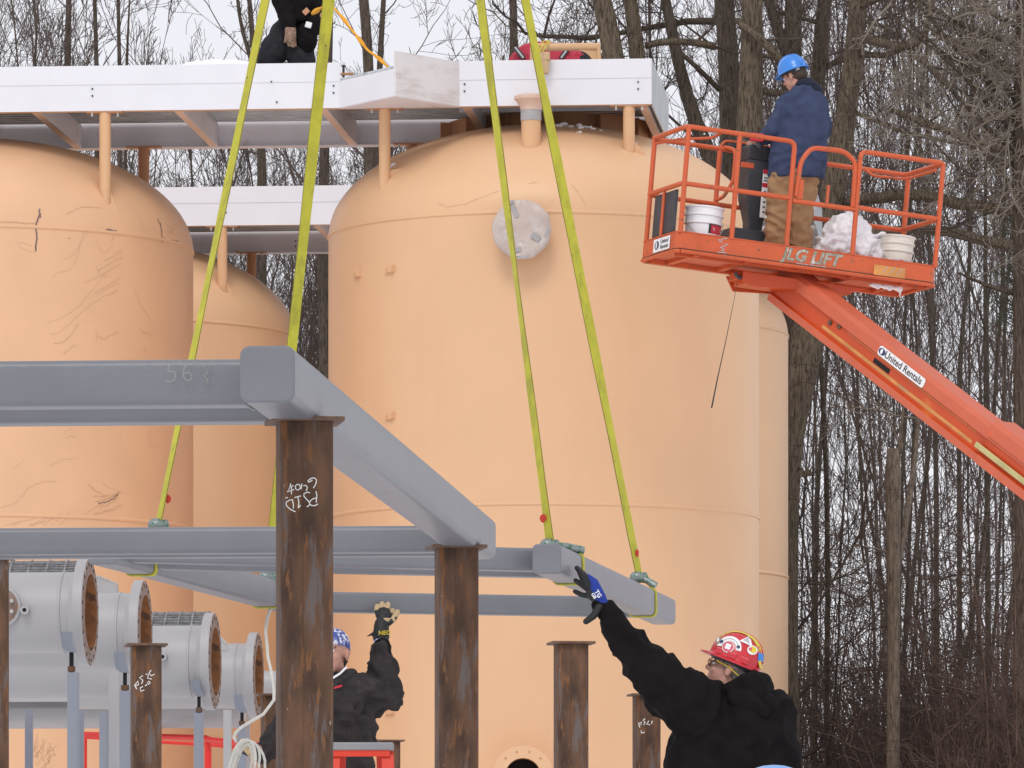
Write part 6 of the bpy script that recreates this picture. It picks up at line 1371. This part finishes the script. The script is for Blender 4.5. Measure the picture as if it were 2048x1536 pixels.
# --- forest trees: a dozen grown forms, copied and turned
protos = []
def proto(seed, Ht, r0, nb, lo, up, mt='bark_dark', tw='twig'):
    rng = random.Random(seed); pts = []; rr = []; p = Vector((0, 0, 0)); d = Vector((rng.gauss(0, .03), rng.gauss(0, .03), 1)).normalized(); n = 16
    for k in range(n + 1):
        pts.append(p); rr.append(r0 * (1 - .78 * (k / n) ** 1.1)); d = (d + Vector((rng.gauss(0, .075), rng.gauss(0, .075), .12))).normalized(); p = p + d * Ht / n
    t = thing('bare_tree', 'slender bare tree', 'tree', (0, 0, 0)); mb = MB(); mb.tube(pts, rr, 7); obj('trunk', mb, M[mt], t, smooth=True); tb = TB()
    for k in range(nb):
        i = rng.uniform(lo, .98) * n; j = int(i); q = pts[j].lerp(pts[min(n, j + 1)], i - j); a = rng.uniform(0, 6.283); h = i / n
        side = Vector((math.cos(a), math.sin(a), rng.uniform(.7, 1.7))).normalized()
        branch(tb, q, side, (Ht * .20 * (1.25 - h) + .5) * rng.uniform(.6, 1.25), max(.008, rr[j] * rng.uniform(.22, .42)), 0, rng, up, (5, 4), .12, .55, .0038, (3.6, 19.5))
    fin('crown', tb, M[tw], t); return t
specs = [(20, .046, 30, .45, .16), (22, .040, 30, .4, .16), (20, .030, 30, .3, .18), (19, .026, 30, .3, .18), (23, .055, 32, .45, .14), (18, .022, 28, .25, .2), (21, .034, 30, .4, .18), (18, .019, 28, .25, .2), (15, .040, 52, .3, .16), (15.5, .050, 56, .3, .14), (14.5, .032, 50, .3, .18), (16, .055, 60, .35, .12)]
for i, (Ht, r0, nb, lo, up) in enumerate(specs): protos.append(proto(100 + i, Ht, r0, nb, lo, up, tw='twig' if i % 3 else 'twig_purple'))
zone_lab = {'R': ('slender bare tree in the dense wood right of the tanks', 'slender trees in the wood right of the tanks'),
            'U': ('slender bare tree of the wood seen above the basket and behind the large trunks', 'slender trees of the wood behind the basket'),
            'M': ('low slender bare tree seen above or below the walkways in the middle', 'slender trees behind the walkways in the middle'),
            'L': ('fine branched bare tree in the dense stand above the left end of the fascia', 'fine trees above the left end of the walkway')}
used = set(); rng = random.Random(77)
def place(zone, px, d, ids, sc=1.0):
    k = rng.choice(ids); src = protos[k]; loc = (P(px, 0, d).x, d, 0); lab, gr_ = zone_lab[zone]
    if k in used: o = copy_tree(src, loc, lab)
    else: used.add(k); o = src; o.location = loc
    o.rotation_euler = (0, 0, rng.uniform(0, 6.28)); s_ = sc * rng.uniform(.9, 1.1); o.scale = (s_, s_, s_); tag(o, lab, 'tree', gr_)
for k in range(48): place('R', 1560 + 860 * ((k * .618) % 1), rng.uniform(70, 112), (0, 1, 2, 3, 4, 5, 6, 7))
for k in range(9): place('U', 1180 + 420 * ((k * .618) % 1), rng.uniform(70, 112), (0, 1, 2, 3, 5, 6, 7))
for k in range(56): place('M', 230 + 960 * ((k * .618) % 1), rng.uniform(92, 122), (8, 9, 10, 11, 8, 10))
for k in range(14): place('L', -60 + 290 * ((k * .618) % 1), rng.uniform(76, 104), (3, 5, 7, 10, 11))
for i in range(len(protos)):
    if i not in used: bpy.data.objects.remove(protos[i], do_unlink=True) if False else None
# --- distant wood: one mass of far thin stems
rng = random.Random(31); tb = TB()
for k in range(125):
    d = rng.uniform(118, 170); px = rng.uniform(-300, 2500); right = px > 1150
    Ht = rng.uniform(15, 22) if right else rng.uniform(14, 19.5); x = P(px, 0, d).x; r0 = rng.uniform(.025, .07)
    p = Vector((x, d, 0)); pts = [p]; n = 5; dd = Vector((rng.gauss(0, .05), 0, 1))
    for i in range(n): p = p + (dd + Vector((rng.gauss(0, .05), 0, 0))) * Ht / n; pts.append(p)
    tb.tube(pts, [r0 * (1 - .7 * i / n) for i in range(n + 1)], 4)
    for j in range(9):
        f = rng.uniform(.2, 1) * (n - .01); i = int(f); q = pts[i].lerp(pts[i + 1], f - i); a = rng.uniform(0, 6.28)
        branch(tb, q, Vector((math.cos(a), math.sin(a) * .5, rng.uniform(.8, 2))).normalized(), rng.uniform(.8, 2.8), .014, 1, rng, .12, (0, 4), .14, .6, .006)
fo = fin('distant_wood', tb, M['twig_purple'], None); tag(fo, 'far wood of bare grey-purple stems closing the view behind everything', 'woods', kind='stuff')
# --- undergrowth thicket at the edge of the wood
rng = random.Random(8); tb = TB()
for k in range(2900):
    px = rng.uniform(1600, 2330) if k % 6 else rng.uniform(-60, 1540); d = rng.uniform(61 if px > 1930 else 68.5, 98) if px > 1590 else rng.uniform(72, 100); x = P(px, 0, d).x; Ht = (rng.uniform(3, 6.4) if k % 3 else rng.uniform(5, 8.6)) * (1 if px > 1540 else .85) * (rng.uniform(.6, 1.0))
    p = Vector((x, d, 0)); dd = Vector((rng.gauss(0, .13), rng.gauss(0, .1), 1)).normalized(); pts = [p]
    for i in range(6): dd = (dd + rv(rng, .09)).normalized(); p = p + dd * Ht / 6; pts.append(p)
    r0 = rng.uniform(.008, .024); tb.tube(pts, [r0 * (1 - .12 * i) for i in range(7)], 3)
    for j in range(7):
        i = rng.randrange(1, 6); q = pts[i]; a = rng.uniform(0, 6.28); branch(tb, q, Vector((math.cos(a), math.sin(a), rng.uniform(.2, 1.6))).normalized(), rng.uniform(.5, 1.7), .006, 1, rng, .05, (0, 4), .25, .8, .0036)
for k in range(260):   # arching, fallen and leaning stems
    d = rng.uniform(66, 80); px = rng.uniform(1640, 2100); p = P(px, rng.uniform(1050, 1700), d); dd = Vector((rng.choice((-1, 1)), rng.gauss(0, .3), rng.uniform(-.2, .9))).normalized()
    branch(tb, p, dd, rng.uniform(1.0, 2.4), rng.uniform(.005, .010), 1, rng, -.05, (0, 5), .2, .8, .0035)
fo = fin('undergrowth', tb, M['brush'], None); tag(fo, 'tangled brown undergrowth of saplings and brambles at the foot of the wood', 'undergrowth', kind='stuff')
